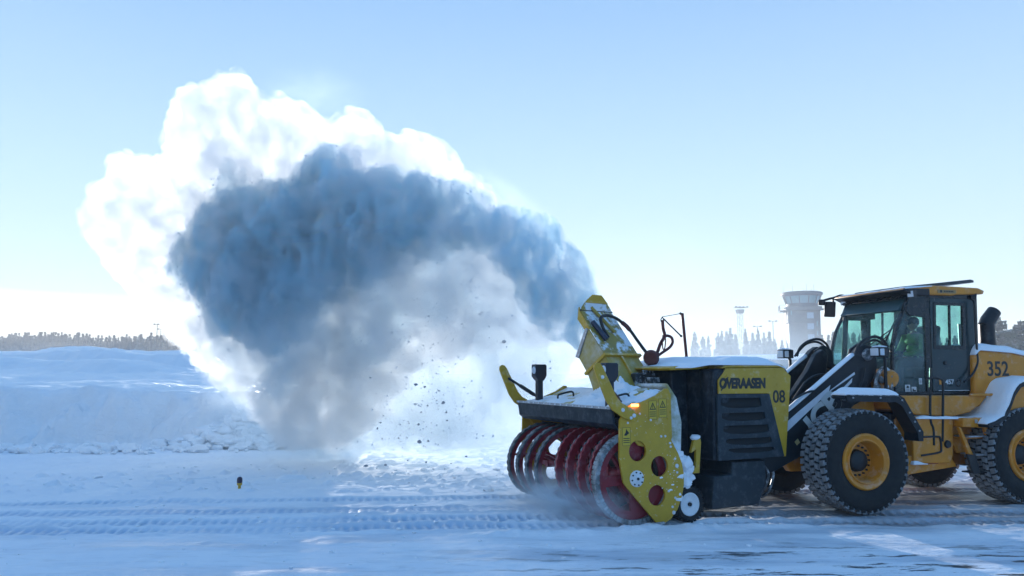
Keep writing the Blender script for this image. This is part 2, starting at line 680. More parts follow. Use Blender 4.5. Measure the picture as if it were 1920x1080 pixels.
xs = graded(-1500, -10.5, 9.8, 1500, 0.029)
ys = graded(-60, 8.0, 17.0, 17.5, 0.036)
ys = np.concatenate([ys[ys < 17.0], np.arange(17.0, 30, 0.09), graded(29.9, 30, 30.5, 2500, 0.12)[2:]])
ys = np.unique(ys)
g = grid_mesh('snow_ground', xs, ys, ground_h, gm)
PX, PY = np.meshgrid(xs, ys)
at_ = g.data.attributes.new('packed', 'FLOAT', 'POINT')
at_.data.foreach_set('value', packed(PX, PY).astype(np.float32).ravel())
tag(g, 'packed snow of the apron with wheel ruts and icy streaks', 'ground', kind='structure')

# ------------------------------------------------------------------ snow dumps on the left


def bank_h(X, Y):
    # front wall line runs away to the right; right end near X = -6
    wob = 0.35 * fbm(X * 0.35, 0 * X, 3.0, 3, 51)
    front = 23.9 + 0.06 * (X + 12) + wob
    d = Y - front
    wall = 1.66 + 0.10 * fbm(X * 0.5, Y * 0.3, 0, 3, 52) + 0.02 * (-(X + 12))
    face = sstep(-0.25, 1.0, d + 0.25 * fbm(X * 1.6, Y * 1.6, 0, 3, 53)) ** 0.8
    endx = sstep(-5.3, -7.2, X + 0.42 * np.maximum(Y - 25.5, 0) + 0.5 * fbm(Y * 0.4, X * 0.4, 0, 2, 54))
    z = wall * face
    # a slope behind the wall, a thin lip, a steep shaded step and a rough plateau that climbs gently
    t1 = 0.45 * np.clip((Y - 26) / 15, 0, 1)
    r1c = 39 + 2.2 * fbm(X * 0.10, 0 * X, 5, 2, 55) - 0.12 * (X + 16)
    r1 = (0.28 + 0.20 * fbm(X * 0.15, 0 * X, 9, 3, 56)) * sstep(-2.5, 0.0, Y - r1c) - 0.34 * sstep(0.9, 3.2, Y - r1c)
    r2c = 55 + 3.0 * fbm(X * 0.06, 0 * X, 7, 2, 57)
    r2end = sstep(-20.0, -21.6, X + .5 * fbm(Y * .5, X * .5, 3, 2, 61))
    r2 = (0.78 + 0.26 * fbm(X * 0.08, 0 * X, 11, 3, 58)) * sstep(-2.2, 0.0, Y - r2c) * r2end
    pl = 0.55 * np.clip((Y - r2c - 1.0) / 30, 0, 1) * sstep(-20, -26, X)
    hump = 0.65 * np.exp(-((X + 42) / 6) ** 2 - ((Y - 78) / 4) ** 2) + 0.5 * np.exp(-((X + 33) / 4.5) ** 2 - ((Y - 84) / 4) ** 2)
    rough = sstep(0.5, 3, Y - r2c) * (0.09 * fbm(X * 0.9, Y * 0.6, 0, 4, 59) + 0.05 * np.clip(fbm(X * 2.2, Y * 1.2, 0, 2, 62), 0, 1)) + 0.04 * fbm(X * 1.5, Y * 1.5, 0, 3, 60)
    # broken crust and scoops on the front wall
    scoop = -0.22 * np.exp(-((d - 0.35) / 0.5) ** 2) * np.clip(fbm(X * 0.9, Y * 1.1, 2.0, 3, 63) - 0.1, 0, 1) + 0.10 * fbm(X * 2.2, Y * 2.8, 0, 5, 64) * np.exp(-((d - 0.3) / 0.7) ** 2)
    z = z + scoop * face
    back = sstep(112, 95, Y)
    z = (z + (t1 + r1 + r2 + pl + hump + rough * face) * face) * endx * back
    tal = 1.15 * np.exp(-((X + 7.3) / 1.5) ** 2 - ((Y - 23.75) / 0.75) ** 2) + 0.4 * np.exp(-((X + 5.6) / 1.2) ** 2 - ((Y - 23.6) / 0.7) ** 2)
    tal = tal * (1 + 0.35 * fbm(X * 1.8, Y * 1.8, 0, 4, 65)) + 0.10 * np.exp(-((Y - 23.2) / 0.5) ** 2) * (0.6 + fbm(X * 1.1, Y * 1.5, 0, 3, 66)) * sstep(-5.5, -8, X)
    return np.maximum(z, tal) - 0.06


bxs = np.concatenate([np.arange(-90, -30, 0.45), np.arange(-30, -2.6, 0.09)])
bys = np.concatenate([np.arange(22.6, 28, 0.06), np.arange(28, 64, 0.18), np.arange(64, 115, 0.35)])
b = grid_mesh('snow_bank', bxs, bys, bank_h, bank_m)
tag(b, 'long ploughed snow dump with steep shaded front and rippled sunlit top', 'snow bank', kind='structure')


def far_bank_h(X, Y):
    c = 2.6 + 1.0 * fbm(X * 0.03, 0 * X, 2, 3, 71) + 2.4 * sstep(58, 66, X)
    z = c * sstep(92, 104, Y + 3 * fbm(X * 0.1, Y * 0.1, 0, 2, 72)) * sstep(135, 118, Y)
    z = z * sstep(0, 16, X) * sstep(170, 120, X)
    return z + 0.15 * fbm(X * 0.5, Y * 0.5, 0, 3, 73) - 0.25


fb = grid_mesh('distant_snow_bank', np.arange(-4, 172, 0.8), np.arange(88, 138, 0.8), far_bank_h, snow_m)
tag(fb, 'distant snow ridge below the control tower', 'snow bank', kind='structure')

# crumbled blocks at the foot of the bank
mb = MB()
for i in range(520):
    if i < 300:
        cx, cy = random.gauss(-7.7, 1.0), random.gauss(23.3, 0.45)
        cy = random.gauss(23.2, 0.35)
        hgt = max(0.0, float(bank_h(np.array(cx), np.array(cy))))
        r = random.uniform(0.04, 0.20)
        z = hgt - .02
        if i < 8:
            r *= 1.5
    else:
        cx = random.choice([random.gauss(-12.5, 1.3), random.uniform(-16, -6.3), random.gauss(-11.6, .8)])
        cy = random.uniform(21.3, 23.5)
        r = random.uniform(0.03, 0.10) if random.random() < .85 else random.uniform(.1, .2)
        z = 0.0
    mb.blob((cx, cy, z + r * 0.35), r, i, 0.75, 2, (random.uniform(.8, 1.5), random.uniform(.8, 1.2), random.uniform(.5, .9)), 2.2)
o = mb.build('snow_rubble', snow_m, ang=60)
tag(o, 'crumbled snow blocks spilled at the foot of the bank', 'snow', kind='stuff')
mb = MB()
for i in range(240):
    cx, cy = random.uniform(-10, 3.0), random.choice([random.uniform(14.6, 19), random.uniform(9, 14)])
    r = random.uniform(0.012, 0.035) if random.random() < .88 else random.uniform(.04, .1)
    if cy < 14.5:
        r = min(r, 0.03)
    mb.blob((cx, cy, float(ground_h(np.array(cx), np.array(cy))) + r * .2), r, i, .5, 1, (1.3, 1, .6))
o = mb.build('scattered_snow', snow_m, ang=60)
tag(o, 'small loose snow crumbs scattered over the apron', 'snow', kind='stuff')

# ------------------------------------------------------------------ the thrown snow: lumpy bodies filled with scattering air
PLUME = [(1108, 560), (1084, 512), (1040, 462), (1000, 428), (955, 396), (905, 366), (872, 335), (848, 302), (818, 274), (785, 254),
         (752, 262), (728, 248), (700, 222), (662, 214), (632, 236), (598, 216), (562, 192), (528, 180), (504, 196), (482, 168),
         (452, 140), (420, 140), (384, 166), (348, 164), (322, 192), (318, 240), (314, 288), (292, 328), (262, 292), (244, 264),
         (222, 300), (206, 334), (166, 362), (152, 392), (162, 440), (186, 450), (206, 482), (218, 516), (262, 552), (302, 592),
         (332, 642), (382, 690), (432, 722), (472, 762), (512, 802), (545, 836), (640, 842), (700, 800), (740, 740), (800, 690),
         (880, 660), (960, 650), (1030, 640), (1080, 622)]


def depth_of(px, py):
    t = min(1.0, max(0.0, (1100 - px) / 800.0))
    return 13.35 + 7.2 * t ** 0.85


def poly_in(p, lp):
    c = False
    for i in range(len(lp)):
        (xa, ya), (xb, yb) = lp[i], lp[i - 1]
        if (ya > p[1]) != (yb > p[1]) and p[0] < (xb - xa) * (p[1] - ya) / (yb - ya) + xa:
            c = not c
    return c


def poly_dist(p, lp):
    best = 1e9
    for i in range(len(lp)):
        (xa, ya), (xb, yb) = lp[i], lp[i - 1]
        dx, dy = xb - xa, yb - ya
        t = max(0, min(1, ((p[0] - xa) * dx + (p[1] - ya) * dy) / (dx * dx + dy * dy + 1e-9)))
        best = min(best, math.hypot(p[0] - xa - t * dx, p[1] - ya - t * dy))
    return best


def puffs(outline, n, rmax, rmin, seed, spread, margin=0.0, yadd=0.0):
    """Balls that pack an outline, each at its own distance."""
    rnd = random.Random(seed)
    x0, x1 = min(p[0] for p in outline), max(p[0] for p in outline)
    y0, y1 = min(p[1] for p in outline), max(p[1] for p in outline)
    out = []
    while len(out) < n:
        p = (rnd.uniform(x0, x1), rnd.uniform(y0, y1))
        if not poly_in(p, outline):
            continue
        d = poly_dist(p, outline) - margin
        if d < rmin:
            continue
        r = min(d, rmax) * rnd.uniform(0.8, 1.0)
        y = depth_of(*p) + yadd * min(1.0, max(0.0, (p[0] - 500) / 300.0))
        yoff = rnd.uniform(-1, 1) * spread * min(1.0, d / rmax) * (y - 10.5) / 10.0
        c = at(p[0], p[1], y + yoff)
        out.append((c, r * (y + yoff) / FPX))
    return out


def cloud_mesh(name, balls, vox, disp, m, seed=0, zmin=-0.02):
    mb = MB()
    bm = bmesh.new()
    bmesh.ops.create_icosphere(bm, subdivisions=2, radius=1.0)
    bv = [v.co.copy() for v in bm.verts]
    bf = [tuple(v.index for v in f.verts) for f in bm.faces]
    bm.free()
    for c, r in balls:
        mb.add([c + v * r for v in bv], bf)
    me = bpy.data.meshes.new(name)
    me.from_pydata(mb.v, [], mb.f)
    o = bpy.data.objects.new(name, me)
    COL.objects.link(o)
    rm = o.modifiers.new('remesh', 'REMESH')
    rm.mode = 'VOXEL'
    rm.voxel_size = vox
    dg = bpy.context.evaluated_depsgraph_get()
    dg.update()
    ev = o.evaluated_get(dg)
    m2 = bpy.data.meshes.new_from_object(ev)
    o.modifiers.clear()
    o.data = m2
    bm = bmesh.new()
    bm.from_mesh(m2)
    for _ in range(3):
        bmesh.ops.smooth_vert(bm, verts=bm.verts, factor=0.5, use_axis_x=True, use_axis_y=True, use_axis_z=True)
    bm.normal_update()
    P = np.array([v.co for v in bm.verts])
    Nn = np.array([v.normal for v in bm.verts])
    d = 0
    for f, a in disp:
        k = vnoise(P[:, 0] * f + seed, P[:, 1] * f, P[:, 2] * f, seed + int(f * 10))
        d = d + a * (1 - 2 * np.abs(k)) if a > 0 else d - a * k
    P = P + Nn * d[:, None]
    P[:, 2] = np.maximum(P[:, 2], zmin)
    bm.to_mesh(m2)
    bm.free()
    m2.vertices.foreach_set('co', P.astype(np.float32).ravel())
    m2.update()
    rm = o.modifiers.new('remesh', 'REMESH')
    rm.mode = 'VOXEL'
    rm.voxel_size = vox * 0.9
    dg = bpy.context.evaluated_depsgraph_get()
    dg.update()
    m2 = bpy.data.meshes.new_from_object(o.evaluated_get(dg))
    o.modifiers.clear()
    o.data = m2
    bm = bmesh.new()
    bm.from_mesh(m2)
    # drop enclosed pockets and stray crumbs: keep the one big shell
    seen, best = set(), []
    bm.verts.ensure_lookup_table()
    for v in bm.verts:
        if v.index in seen:
            continue
        st, isl = [v], []
        seen.add(v.index)
        while st:
            a = st.pop()
            isl.append(a)
            for e in a.link_edges:
                b_ = e.other_vert(a)
                if b_.index not in seen:
                    seen.add(b_.index)
                    st.append(b_)
        if len(isl) > len(best):
            best = isl
    keep = {v.index for v in best}
    bmesh.ops.delete(bm, geom=[v for v in bm.verts if v.index not in keep], context='VERTS')
    bm.to_mesh(m2)
    bm.free()
    m2.shade_smooth()
    m2.materials.clear()
    m2.materials.append(m)
    return o


def noisy_volume(name, lo, hi, dens, scale, col=(0.985, 0.99, 1.0), g=0.6, detail=3, dist=0.6, stretch=(1, 1, 1), rot=0.0):
    m, nt_, pv = volume_mat(name, dens, col, g)
    t = nt_.nodes.new('ShaderNodeTexCoord')
    mp = nt_.nodes.new('ShaderNodeMapping')
    mp.inputs['Scale'].default_value = stretch
    mp.inputs['Rotation'].default_value = (0, rot, 0)
    nt_.links.new(t.outputs['Object'], mp.inputs[0])
    n = nt_.nodes.new('ShaderNodeTexNoise')
    n.inputs['Scale'].default_value = scale
    n.inputs['Detail'].default_value = detail
    n.inputs['Roughness'].default_value = 0.6
    n.inputs['Distortion'].default_value = dist
    nt_.links.new(mp.outputs[0], n.inputs['Vector'])
    r = nt_.nodes.new('ShaderNodeMapRange')
    r.inputs[1].default_value, r.inputs[2].default_value = lo, hi
    r.inputs[3].default_value, r.inputs[4].default_value = 0.0, dens
    nt_.links.new(n.outputs[0], r.inputs[0])
    nt_.links.new(r.outputs[0], pv.inputs['Density'])
    return m


CORE = [(1104, 572), (1064, 508), (1004, 462), (940, 420), (884, 378), (846, 352), (790, 352), (742, 346), (700, 326), (652, 312),
        (622, 290), (582, 306), (556, 344), (520, 356), (474, 350), (430, 316), (402, 334), (382, 390), (366, 440), (330, 470),
        (342, 520), (386, 566), (408, 612), (450, 640), (520, 640), (580, 610), (630, 560), (690, 505), (770, 490), (836, 448),
        (900, 456), (956, 492), (1006, 566), (1056, 604)]
FALL = [(340, 470), (360, 560), (392, 620), (430, 690), (480, 740), (560, 760), (640, 730), (720, 670), (800, 620),
        (880, 610), (980, 610), (1050, 612), (1060, 560), (960, 470), (860, 420), (640, 440), (480, 450)]
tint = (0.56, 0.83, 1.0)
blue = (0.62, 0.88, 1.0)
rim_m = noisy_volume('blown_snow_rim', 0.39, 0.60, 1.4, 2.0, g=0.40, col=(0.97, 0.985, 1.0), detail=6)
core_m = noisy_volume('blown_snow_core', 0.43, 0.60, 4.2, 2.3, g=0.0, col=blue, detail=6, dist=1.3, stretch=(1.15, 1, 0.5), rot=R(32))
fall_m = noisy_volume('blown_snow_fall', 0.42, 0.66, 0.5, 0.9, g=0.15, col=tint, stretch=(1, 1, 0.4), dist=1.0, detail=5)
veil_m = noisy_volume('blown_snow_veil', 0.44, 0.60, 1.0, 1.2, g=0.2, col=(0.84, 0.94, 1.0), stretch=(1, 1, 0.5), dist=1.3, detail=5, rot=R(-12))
for mm, st in ((rim_m, 0.32), (core_m, 0.24), (fall_m, 0.32), (veil_m, 0.32)):
    mm.cycles.volume_step_rate = st
STREAM = [(at(x, y, depth_of(x, y)), r * depth_of(x, y) / FPX) for x, y, r in
          [(1104, 574, 13), (1096, 566, 17), (1086, 558, 22), (1072, 548, 28), (1054, 534, 34), (1034, 515, 40), (1010, 493, 45), (985, 470, 44), (955, 450, 42),
           (1098, 590, 18), (1088, 584, 24), (1074, 574, 30), (1056, 562, 36), (1090, 606, 18), (1078, 600, 24), (1062, 590, 28), (1040, 570, 36)]]
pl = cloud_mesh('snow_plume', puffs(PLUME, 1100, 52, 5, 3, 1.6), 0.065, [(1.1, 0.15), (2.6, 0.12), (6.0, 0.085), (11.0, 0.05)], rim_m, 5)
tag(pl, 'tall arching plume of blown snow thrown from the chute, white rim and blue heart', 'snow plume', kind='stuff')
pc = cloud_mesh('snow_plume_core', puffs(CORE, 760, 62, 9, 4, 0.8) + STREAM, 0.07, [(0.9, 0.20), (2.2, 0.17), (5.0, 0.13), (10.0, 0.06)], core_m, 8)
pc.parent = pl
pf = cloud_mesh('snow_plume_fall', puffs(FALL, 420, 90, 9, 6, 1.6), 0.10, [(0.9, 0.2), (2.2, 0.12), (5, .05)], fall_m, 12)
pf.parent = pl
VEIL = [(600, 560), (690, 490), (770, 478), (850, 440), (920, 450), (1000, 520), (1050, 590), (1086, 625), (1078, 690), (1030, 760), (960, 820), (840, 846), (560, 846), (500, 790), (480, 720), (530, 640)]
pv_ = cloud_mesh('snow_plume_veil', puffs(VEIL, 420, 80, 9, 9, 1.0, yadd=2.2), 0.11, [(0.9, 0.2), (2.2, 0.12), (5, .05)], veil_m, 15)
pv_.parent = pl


def soft_mist(name, loc, scale, dens, label, rz=0.0, nscale=2.2, lo=0.35, hi=0.7, g=0.15):
    """Thin drifting snow that fades out towards its rim."""
    bm = bmesh.new()
    bmesh.ops.create_icosphere(bm, subdivisions=3, radius=1.0)
    me = bpy.data.meshes.new(name)
    bm.to_mesh(me)
    bm.free()
    m, nt_, pv = volume_mat(name + '_air', dens, (0.84, 0.94, 1.0), g)
    t = nt_.nodes.new('ShaderNodeTexCoord')
    ln = nt_.nodes.new('ShaderNodeVectorMath')
    ln.operation = 'LENGTH'
    nt_.links.new(t.outputs['Object'], ln.inputs[0])
    fo = nt_.nodes.new('ShaderNodeMapRange')
    fo.interpolation_type = 'SMOOTHSTEP'
    fo.inputs[1].default_value, fo.inputs[2].default_value = 0.2, 0.98
    fo.inputs[3].default_value, fo.inputs[4].default_value = 1.0, 0.0
    nt_.links.new(ln.outputs['Value'], fo.inputs[0])
    n = nt_.nodes.new('ShaderNodeTexNoise')
    n.inputs['Scale'].default_value = nscale
    n.inputs['Detail'].default_value = 3
    n.inputs['Distortion'].default_value = 0.8
    nt_.links.new(t.outputs['Object'], n.inputs['Vector'])
    r = nt_.nodes.new('ShaderNodeMapRange')
    r.inputs[1].default_value, r.inputs[2].default_value = lo, hi
    r.inputs[3].default_value, r.inputs[4].default_value = 0.15 * dens, dens
    nt_.links.new(n.outputs[0], r.inputs[0])
    mu = nt_.nodes.new('ShaderNodeMath')
    mu.operation = 'MULTIPLY'
    nt_.links.new(fo.outputs[0], mu.inputs[0])
    nt_.links.new(r.outputs[0], mu.inputs[1])
    nt_.links.new(mu.outputs[0], pv.inputs['Density'])
    m.cycles.volume_step_rate = 0.5
    me.materials.append(m)
    o = bpy.data.objects.new(name, me)
    COL.objects.link(o)
    o.location, o.scale, o.rotation_euler = loc, scale, (0, 0, rz)
    return tag(o, label, 'blown snow', kind='stuff')


soft_mist('drifting_snow', (-1.2, 19.5, 1.9), (6.0, 3.6, 2.6), 0.07, 'thin bright snow mist drifting low behind the red auger', R(-20))
soft_mist('snow_mist', (4.0, 24.0, 2.6), (6.5, 4.5, 5.0), 0.13, 'faint sunlit snow dust hanging behind the chute', R(0))

for px, py, y, sc, dn, lab in ((600, 735, 20.6, (2.8, 2.2, 2.5), .42, 'blue grey curtain of falling snow at the left foot of the plume'),
                               (500, 715, 21.5, (2.1, 2.0, 2.2), .6, 'pale falling snow where the plume meets the end of the snow bank'),
                               (890, 760, 18.6, (3.2, 2.0, 2.0), .45, 'bright snow dust between the arch and the blower'),
                               (1040, 690, 18.6, (2.6, 2.0, 2.2), .35, 'bright snow dust right behind the chute'),
                               (680, 815, 20.3, (5.6, 2.5, 1.2), .7, 'powder rolling along the ground below the plume')):
    soft_mist('falling_snow', at(px, py, y), sc, dn, lab, 0, 2.4, .36, .66)
fr_ = soft_mist('snow_fringe', at(968, 424, 15.5), (2.0, .8, .72), .6, 'sunlit snow dust along the upper edge of the jet', 0, 2.6, .42, .62, .45)
fr_.rotation_euler = (0, R(42), 0)
soft_mist('snow_fringe', at(590, 175, 20.5), (1.7, 1.0, .9), .09, 'faint wisp of snow above the highest billows', R(20), 2.0, .40, .62, .45)
soft_mist('auger_mist', (0.75, 11.95, 0.30), (1.7, 0.8, 0.5), 3.4, 'snow dust churned up in front of the red auger', R(-60), 2.4, .4, .7)

haze_m, _nt, _pv = volume_mat('haze_air', 0.0010, (0.95, 0.97, 1.0), 0.15)
mb = MB()
mb.box(-420, 420, -40, 420, -1.6, 24)
hz = mb.build('haze', haze_m, smooth=False)
tag(hz, kind='stuff')

# ------------------------------------------------------------------ snow blower attachment (front to the left)
yel_m = frosted('yellow_paint', (0.53, 0.315, 0.014), 0.36, frost=0.5, scale=6.0, lo=0.55, hi=0.80, up=0.10, noise=0.12, nscale=3.0)
dark_m = frosted('dark_casing', (0.007, 0.013, 0.020), 0.5, frost=0.12, scale=7.0, lo=0.50, hi=0.85, noise=0.2, spec=.3)
grille_m = frosted('grey_grille', (0.018, 0.030, 0.040), 0.5, spec=.3, frost=0.12, scale=7.0, lo=0.50, hi=0.85)
black_m = mat('black_steel', (0.008, 0.009, 0.011), 0.45, noise=0.3)
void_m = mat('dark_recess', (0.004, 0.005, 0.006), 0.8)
red_m = frosted('red_ribbon', (0.24, 0.006, 0.014), 0.45, frost=0.16, scale=3.5, lo=0.50, hi=0.75, noise=0.25)
edge_m = frosted('worn_ribbon_edge', (0.05, 0.055, 0.06), 0.5, frost=0.5, scale=3.0, lo=0.45, hi=0.7)
steel_m = frosted('scraped_steel', (0.35, 0.36, 0.38), 0.42, frost=0.6, scale=8.0, metal=0.6)
white_m = frosted('white_hub', (0.72, 0.74, 0.76), 0.5, frost=0.7, scale=9.0, noise=0.1)
rubber_m = mat('tyre_rubber', (0.008, 0.009, 0.010), 0.8, noise=0.25, nscale=9, bump=0.25, bscale=60)
hose_m = mat('hose_rubber', (0.010, 0.010, 0.012), 0.5, noise=0.3, nscale=20)
rust_m = mat('red_hose_wrap', (0.10, 0.022, 0.02), 0.6, noise=0.4, nscale=14)
ink_m = mat('black_lettering', (0.010, 0.012, 0.014), 0.45)
lamp_m = mat('amber_lamp', (0.9, 0.2, 0.02), 0.3, emit=(1.0, 0.25, 0.04), es=7.0)
lens_m = mat('lamp_lens', (0.62, 0.68, 0.74), 0.12, noise=0.1)
snowy_yel_m = frosted('snowy_yellow_plate', (0.42, 0.30, 0.04), 0.45, frost=0.95, scale=3.4, lo=0.46, hi=0.58, up=0.02, noise=0.2)

BLO = Vector((2.04, 11.40, 0))
BRZ = R(25)
blower = empty('snow_blower', BLO, BRZ)
tag(blower, 'yellow snow blower with red ribbon augers and dark engine housing numbered 08', 'snow blower')
WID = 3.06


def circ(cx, cz, r, n=28):
    return [(cx + r * math.cos(2 * math.pi * i / n), cz + r * math.sin(2 * math.pi * i / n)) for i in range(n)]


def text_mesh(body, size, m, name, parent, loc, rot=(math.pi / 2, 0, 0), off=0.0, ext=0.002, shear=0.0, sx=1.0, align='CENTER', space=1.0):
    cu = bpy.data.curves.new(name, 'FONT')
    cu.body = body
    cu.size = size
    cu.offset = off
    cu.extrude = ext
    cu.shear = shear
    cu.space_character = space
    cu.align_x = align
    cu.align_y = 'CENTER'
    t = bpy.data.objects.new(name, cu)
    COL.objects.link(t)
    dg = bpy.context.evaluated_depsgraph_get()
    dg.update()
    me = bpy.data.meshes.new_from_object(t.evaluated_get(dg))
    bpy.data.objects.remove(t)
    bpy.data.curves.remove(cu)
    me.name = name
    me.materials.clear()
    me.materials.append(m)
    o = bpy.data.objects.new(name, me)
    COL.objects.link(o)
    o.parent = parent
    o.location = loc
    o.rotation_euler = rot
    o.scale = (sx, 1, 1)
    return o


# --- side plates: rounded heart shape with three holes, upper cheek set a little behind it
PLATE = [(-0.624, 1.46), (-0.641, 0.94), (-0.58, 0.614), (-0.50, 0.52), (-0.09, 0.08), (-0.03, 0.02), (0.06, 0.015), (0.19, 0.075),
         (0.31, 0.20), (0.388, 0.375), (0.425, 0.52), (0.433, 0.668), (0.40, 0.83), (0.339, 0.971), (0.18, 1.237), (-0.07, 1.42),
         (-0.456, 1.60), (-0.54, 1.58)]
CHEEK = [(-0.56, 1.50), (-0.46, 1.615), (0.0, 1.79), (0.16, 1.885), (0.22, 1.88), (0.262, 1.80), (0.27, 1.20), (0.20, 1.0), (-0.3, 1.1), (-0.5, 1.3)]
HOLES = [circ(-0.344, 1.032, 0.142), circ(0.016, 0.808, 0.142), circ(-0.038, 0.412, 0.142)]
plate_m = frosted('spattered_yellow', (0.53, 0.315, 0.014), 0.36, frost=0.75, scale=21.0, lo=0.625, hi=0.66, noise=0.14, nscale=3.0)
for side, (ya, yb) in enumerate(((-0.02, 0.015), (WID - 0.015, WID + 0.02))):
    yo = -0.02 if side == 0 else WID + 0.02
    sg = -1 if side == 0 else 1
    pm = MB().prism(PLATE, ya, yb, HOLES)
    pm.use(1)
    for x, z, r in ((-0.53, 1.50, .016), (-0.30, 1.54, .016), (0.05, 1.22, .018), (0.12, 1.22, .018), (0.20, 1.12, .018), (0.21, 1.07, .018), (0.28, 0.90, .017),
                    (0.31, 0.80, .030), (0.31, 0.71, .018), (0.16, 0.46, .018), (0.27, 0.36, .018), (0.22, 0.24, .018), (0.24, 0.16, .028), (-0.12, 1.45, .017), (-.5, 1.42, .016)):
        pm.lathe([(0.0005, 0.014), (r * .8, 0.014), (r, 0.004), (r, 0)], (x, yo, z), (0, sg, 0), 12)
    if side == 0:
        # frozen spatter on the plate
        pm.use(2)
        rnd = random.Random(8)
        for k in range(34):
            x = rnd.gauss(0.20, 0.10)
            z = rnd.gauss(0.66, 0.2)
            if x > 0.40 or math.hypot(x - 0.016, z - 0.808) < .16 or z < .35 or x > 0.42 - abs(z - .66) * .55:
                continue
            pm.blob((x, yo - 0.001, z), rnd.uniform(0.002, 0.008) * (2.2 if rnd.random() < .10 else 1), k, .8, 2, (1.7, 0.22, 0.8), 2.2)
        for k in range(8):
            x = rnd.uniform(-.45, .1)
            pm.blob((x, yo - 0.001, 1.52 - .25 * (x + .45) + rnd.gauss(0, .05)), rnd.uniform(0.002, 0.006), k, .7, 1, (1.5, 0.3, 0.9))
    sp_ = pm.build('side_plate', [plate_m, white_m, snow_cap_m], blower)
    c0, c1 = (0.018, 0.05) if side == 0 else (WID - 0.05, WID - 0.018)
    MB().prism(CHEEK, c0, c1).build('cheek_plate', yel_m, sp_, 0.006)
    # hub flange with its ring of bolts
    hb = MB()
    hb.lathe([(0.0005, 0.035), (0.03, 0.035), (0.035, 0.028), (0.045, 0.022), (0.10, 0.02), (0.112, 0.012), (0.113, -0.006)], (-0.368, yo, 0.658), (0, sg, 0), 36)
    hb.use(1)
    for k in range(8):
        a = k * math.pi / 4 + .2
        hb.lathe([(0.0005, 0.032), (0.011, 0.032), (0.012, 0.01)], (-0.368 + 0.088 * math.cos(a), yo, 0.658 + 0.088 * math.sin(a)), (0, sg, 0), 8)
    hb.lathe([(0.0005, 0.05), (0.018, 0.05), (0.02, 0.03)], (-0.368, yo, 0.658), (0, sg, 0), 10)
    hb.build('hub_flange', [white_m, black_m], sp_)
    sk = MB()
    sk.prism([(-0.30, 0.0), (0.02, 0.0), (0.10, 0.03), (0.06, 0.05), (-0.10, 0.045), (-0.24, 0.06), (-0.30, 0.045)], ya - 0.02, yb + 0.02)
    sk.build('skid_shoe', steel_m, sp_, 0.006)

ms = MB()
rnd = random.Random(11)
for k in range(90):
    t = k / 89
    x = 0.36 + 0.30 * max(0, math.sin(t * 3.0)) * rnd.uniform(.1, 1) - .10 * (2 * t - 1) ** 2
    z = 1.05 - 0.72 * t
    ms.blob((x, 0.10 + rnd.uniform(-.06, .12), z), rnd.uniform(0.03, 0.10), k, .6, 2, (1.2, .8, 1.0), 2.2)
ms.build('packed_snow_lump', snow_cap_m, blower, ang=60)

# --- trough between the plates, cover on top, dark deflector across the front
tr = MB()
back = [(-0.02 + 0.02, 0.06), (0.30, 0.22), (0.42, 0.55), (0.42, 0.80), (0.28, 1.12), (0.05, 1.36), (-0.25, 1.46), (-0.25, 1.43), (0.03, 1.33), (0.25, 1.10), (0.385, 0.80), (0.385, 0.56), (0.28, 0.25), (0.0, 0.09)]
tr.prism(back, 0.06, WID - 0.06)
tr.build('auger_trough', frosted('snowy_trough', (0.02, 0.018, 0.012), .6, frost=.25, scale=4, lo=.5, hi=.8), blower)
cov = MB()
cov.prism([(-0.73, 1.60), (-0.10, 1.72), (0.24, 1.86), (0.24, 1.82), (-0.08, 1.68), (-0.72, 1.565)], 0.055, WID - 0.055)
cover = cov.build('top_cover', snowy_yel_m, blower, 0.008)
df = MB()
df.prism([(-0.735, 1.635), (-0.70, 1.40), (-0.62, 1.335), (-0.50, 1.35), (-0.50, 1.38), (-0.62, 1.37), (-0.67, 1.42), (-0.70, 1.635)], 0.03, WID - 0.03)
dfl = df.build('deflector_flap', dark_m, blower, 0.006)
bl = MB().box(-0.752, -0.738, 0.03, WID - 0.03, 1.605, 1.64)
bl.use(1)
for k in range(16):
    bl.lathe([(0.0005, 0.012), (0.011, 0.012), (0.012, 0)], (-0.752, 0.12 + k * 0.188, 1.622), (-1, 0, 0), 8)
bl.build('clamp_rail', [steel_m, white_m], dfl)


def heap(name, x0, x1, y0, y1, zf, hf, parent, nx=40, ny=70, m=None):
    """A layer of lying snow: upper face by hf above zf, closed underneath."""
    m = m or snow_cap_m
    X, Y = np.meshgrid(np.linspace(x0, x1, nx), np.linspace(y0, y1, ny))
    zb = zf(X, Y)
    u, v = (X - x0) / (x1 - x0), (Y - y0) / (y1 - y0)
    rim = np.clip(np.minimum(np.minimum(u, 1 - u) * 9, np.minimum(v, 1 - v) * 14), 0, 1) ** 0.5
    zt = zb + np.maximum(hf(X, Y) * rim, -0.01) - 0.002
    V = np.concatenate([np.stack([X.ravel(), Y.ravel(), zt.ravel()], 1), np.stack([X.ravel(), Y.ravel(), (np.minimum(zb, zt) - 0.012).ravel()], 1)])
    n = nx * ny
    i = np.arange((ny - 1) * nx).reshape(ny - 1, nx)[:, :-1].ravel()
    q1 = np.stack([i, i + 1, i + nx + 1, i + nx], 1)
    q2 = np.stack([i + n, i + nx + n, i + nx + 1 + n, i + 1 + n], 1)
    ring = list(range(nx)) + [nx * k - 1 for k in range(2, ny + 1)] + list(range(n - 2, n - nx - 1, -1)) + [nx * k for k in range(ny - 2, 0, -1)]
    q3 = np.array([[a, a + n, b_ + n, b_] for a, b_ in zip(ring, ring[1:] + ring[:1])])
    return np_mesh(name, V, np.concatenate([q1, q2, q3]), m, parent)


def cov_z(X, Y):
    return np.where(X < -0.10, 1.60 + (X + 0.73) * 0.1905, 1.72 + (X + 0.10) * 0.412)


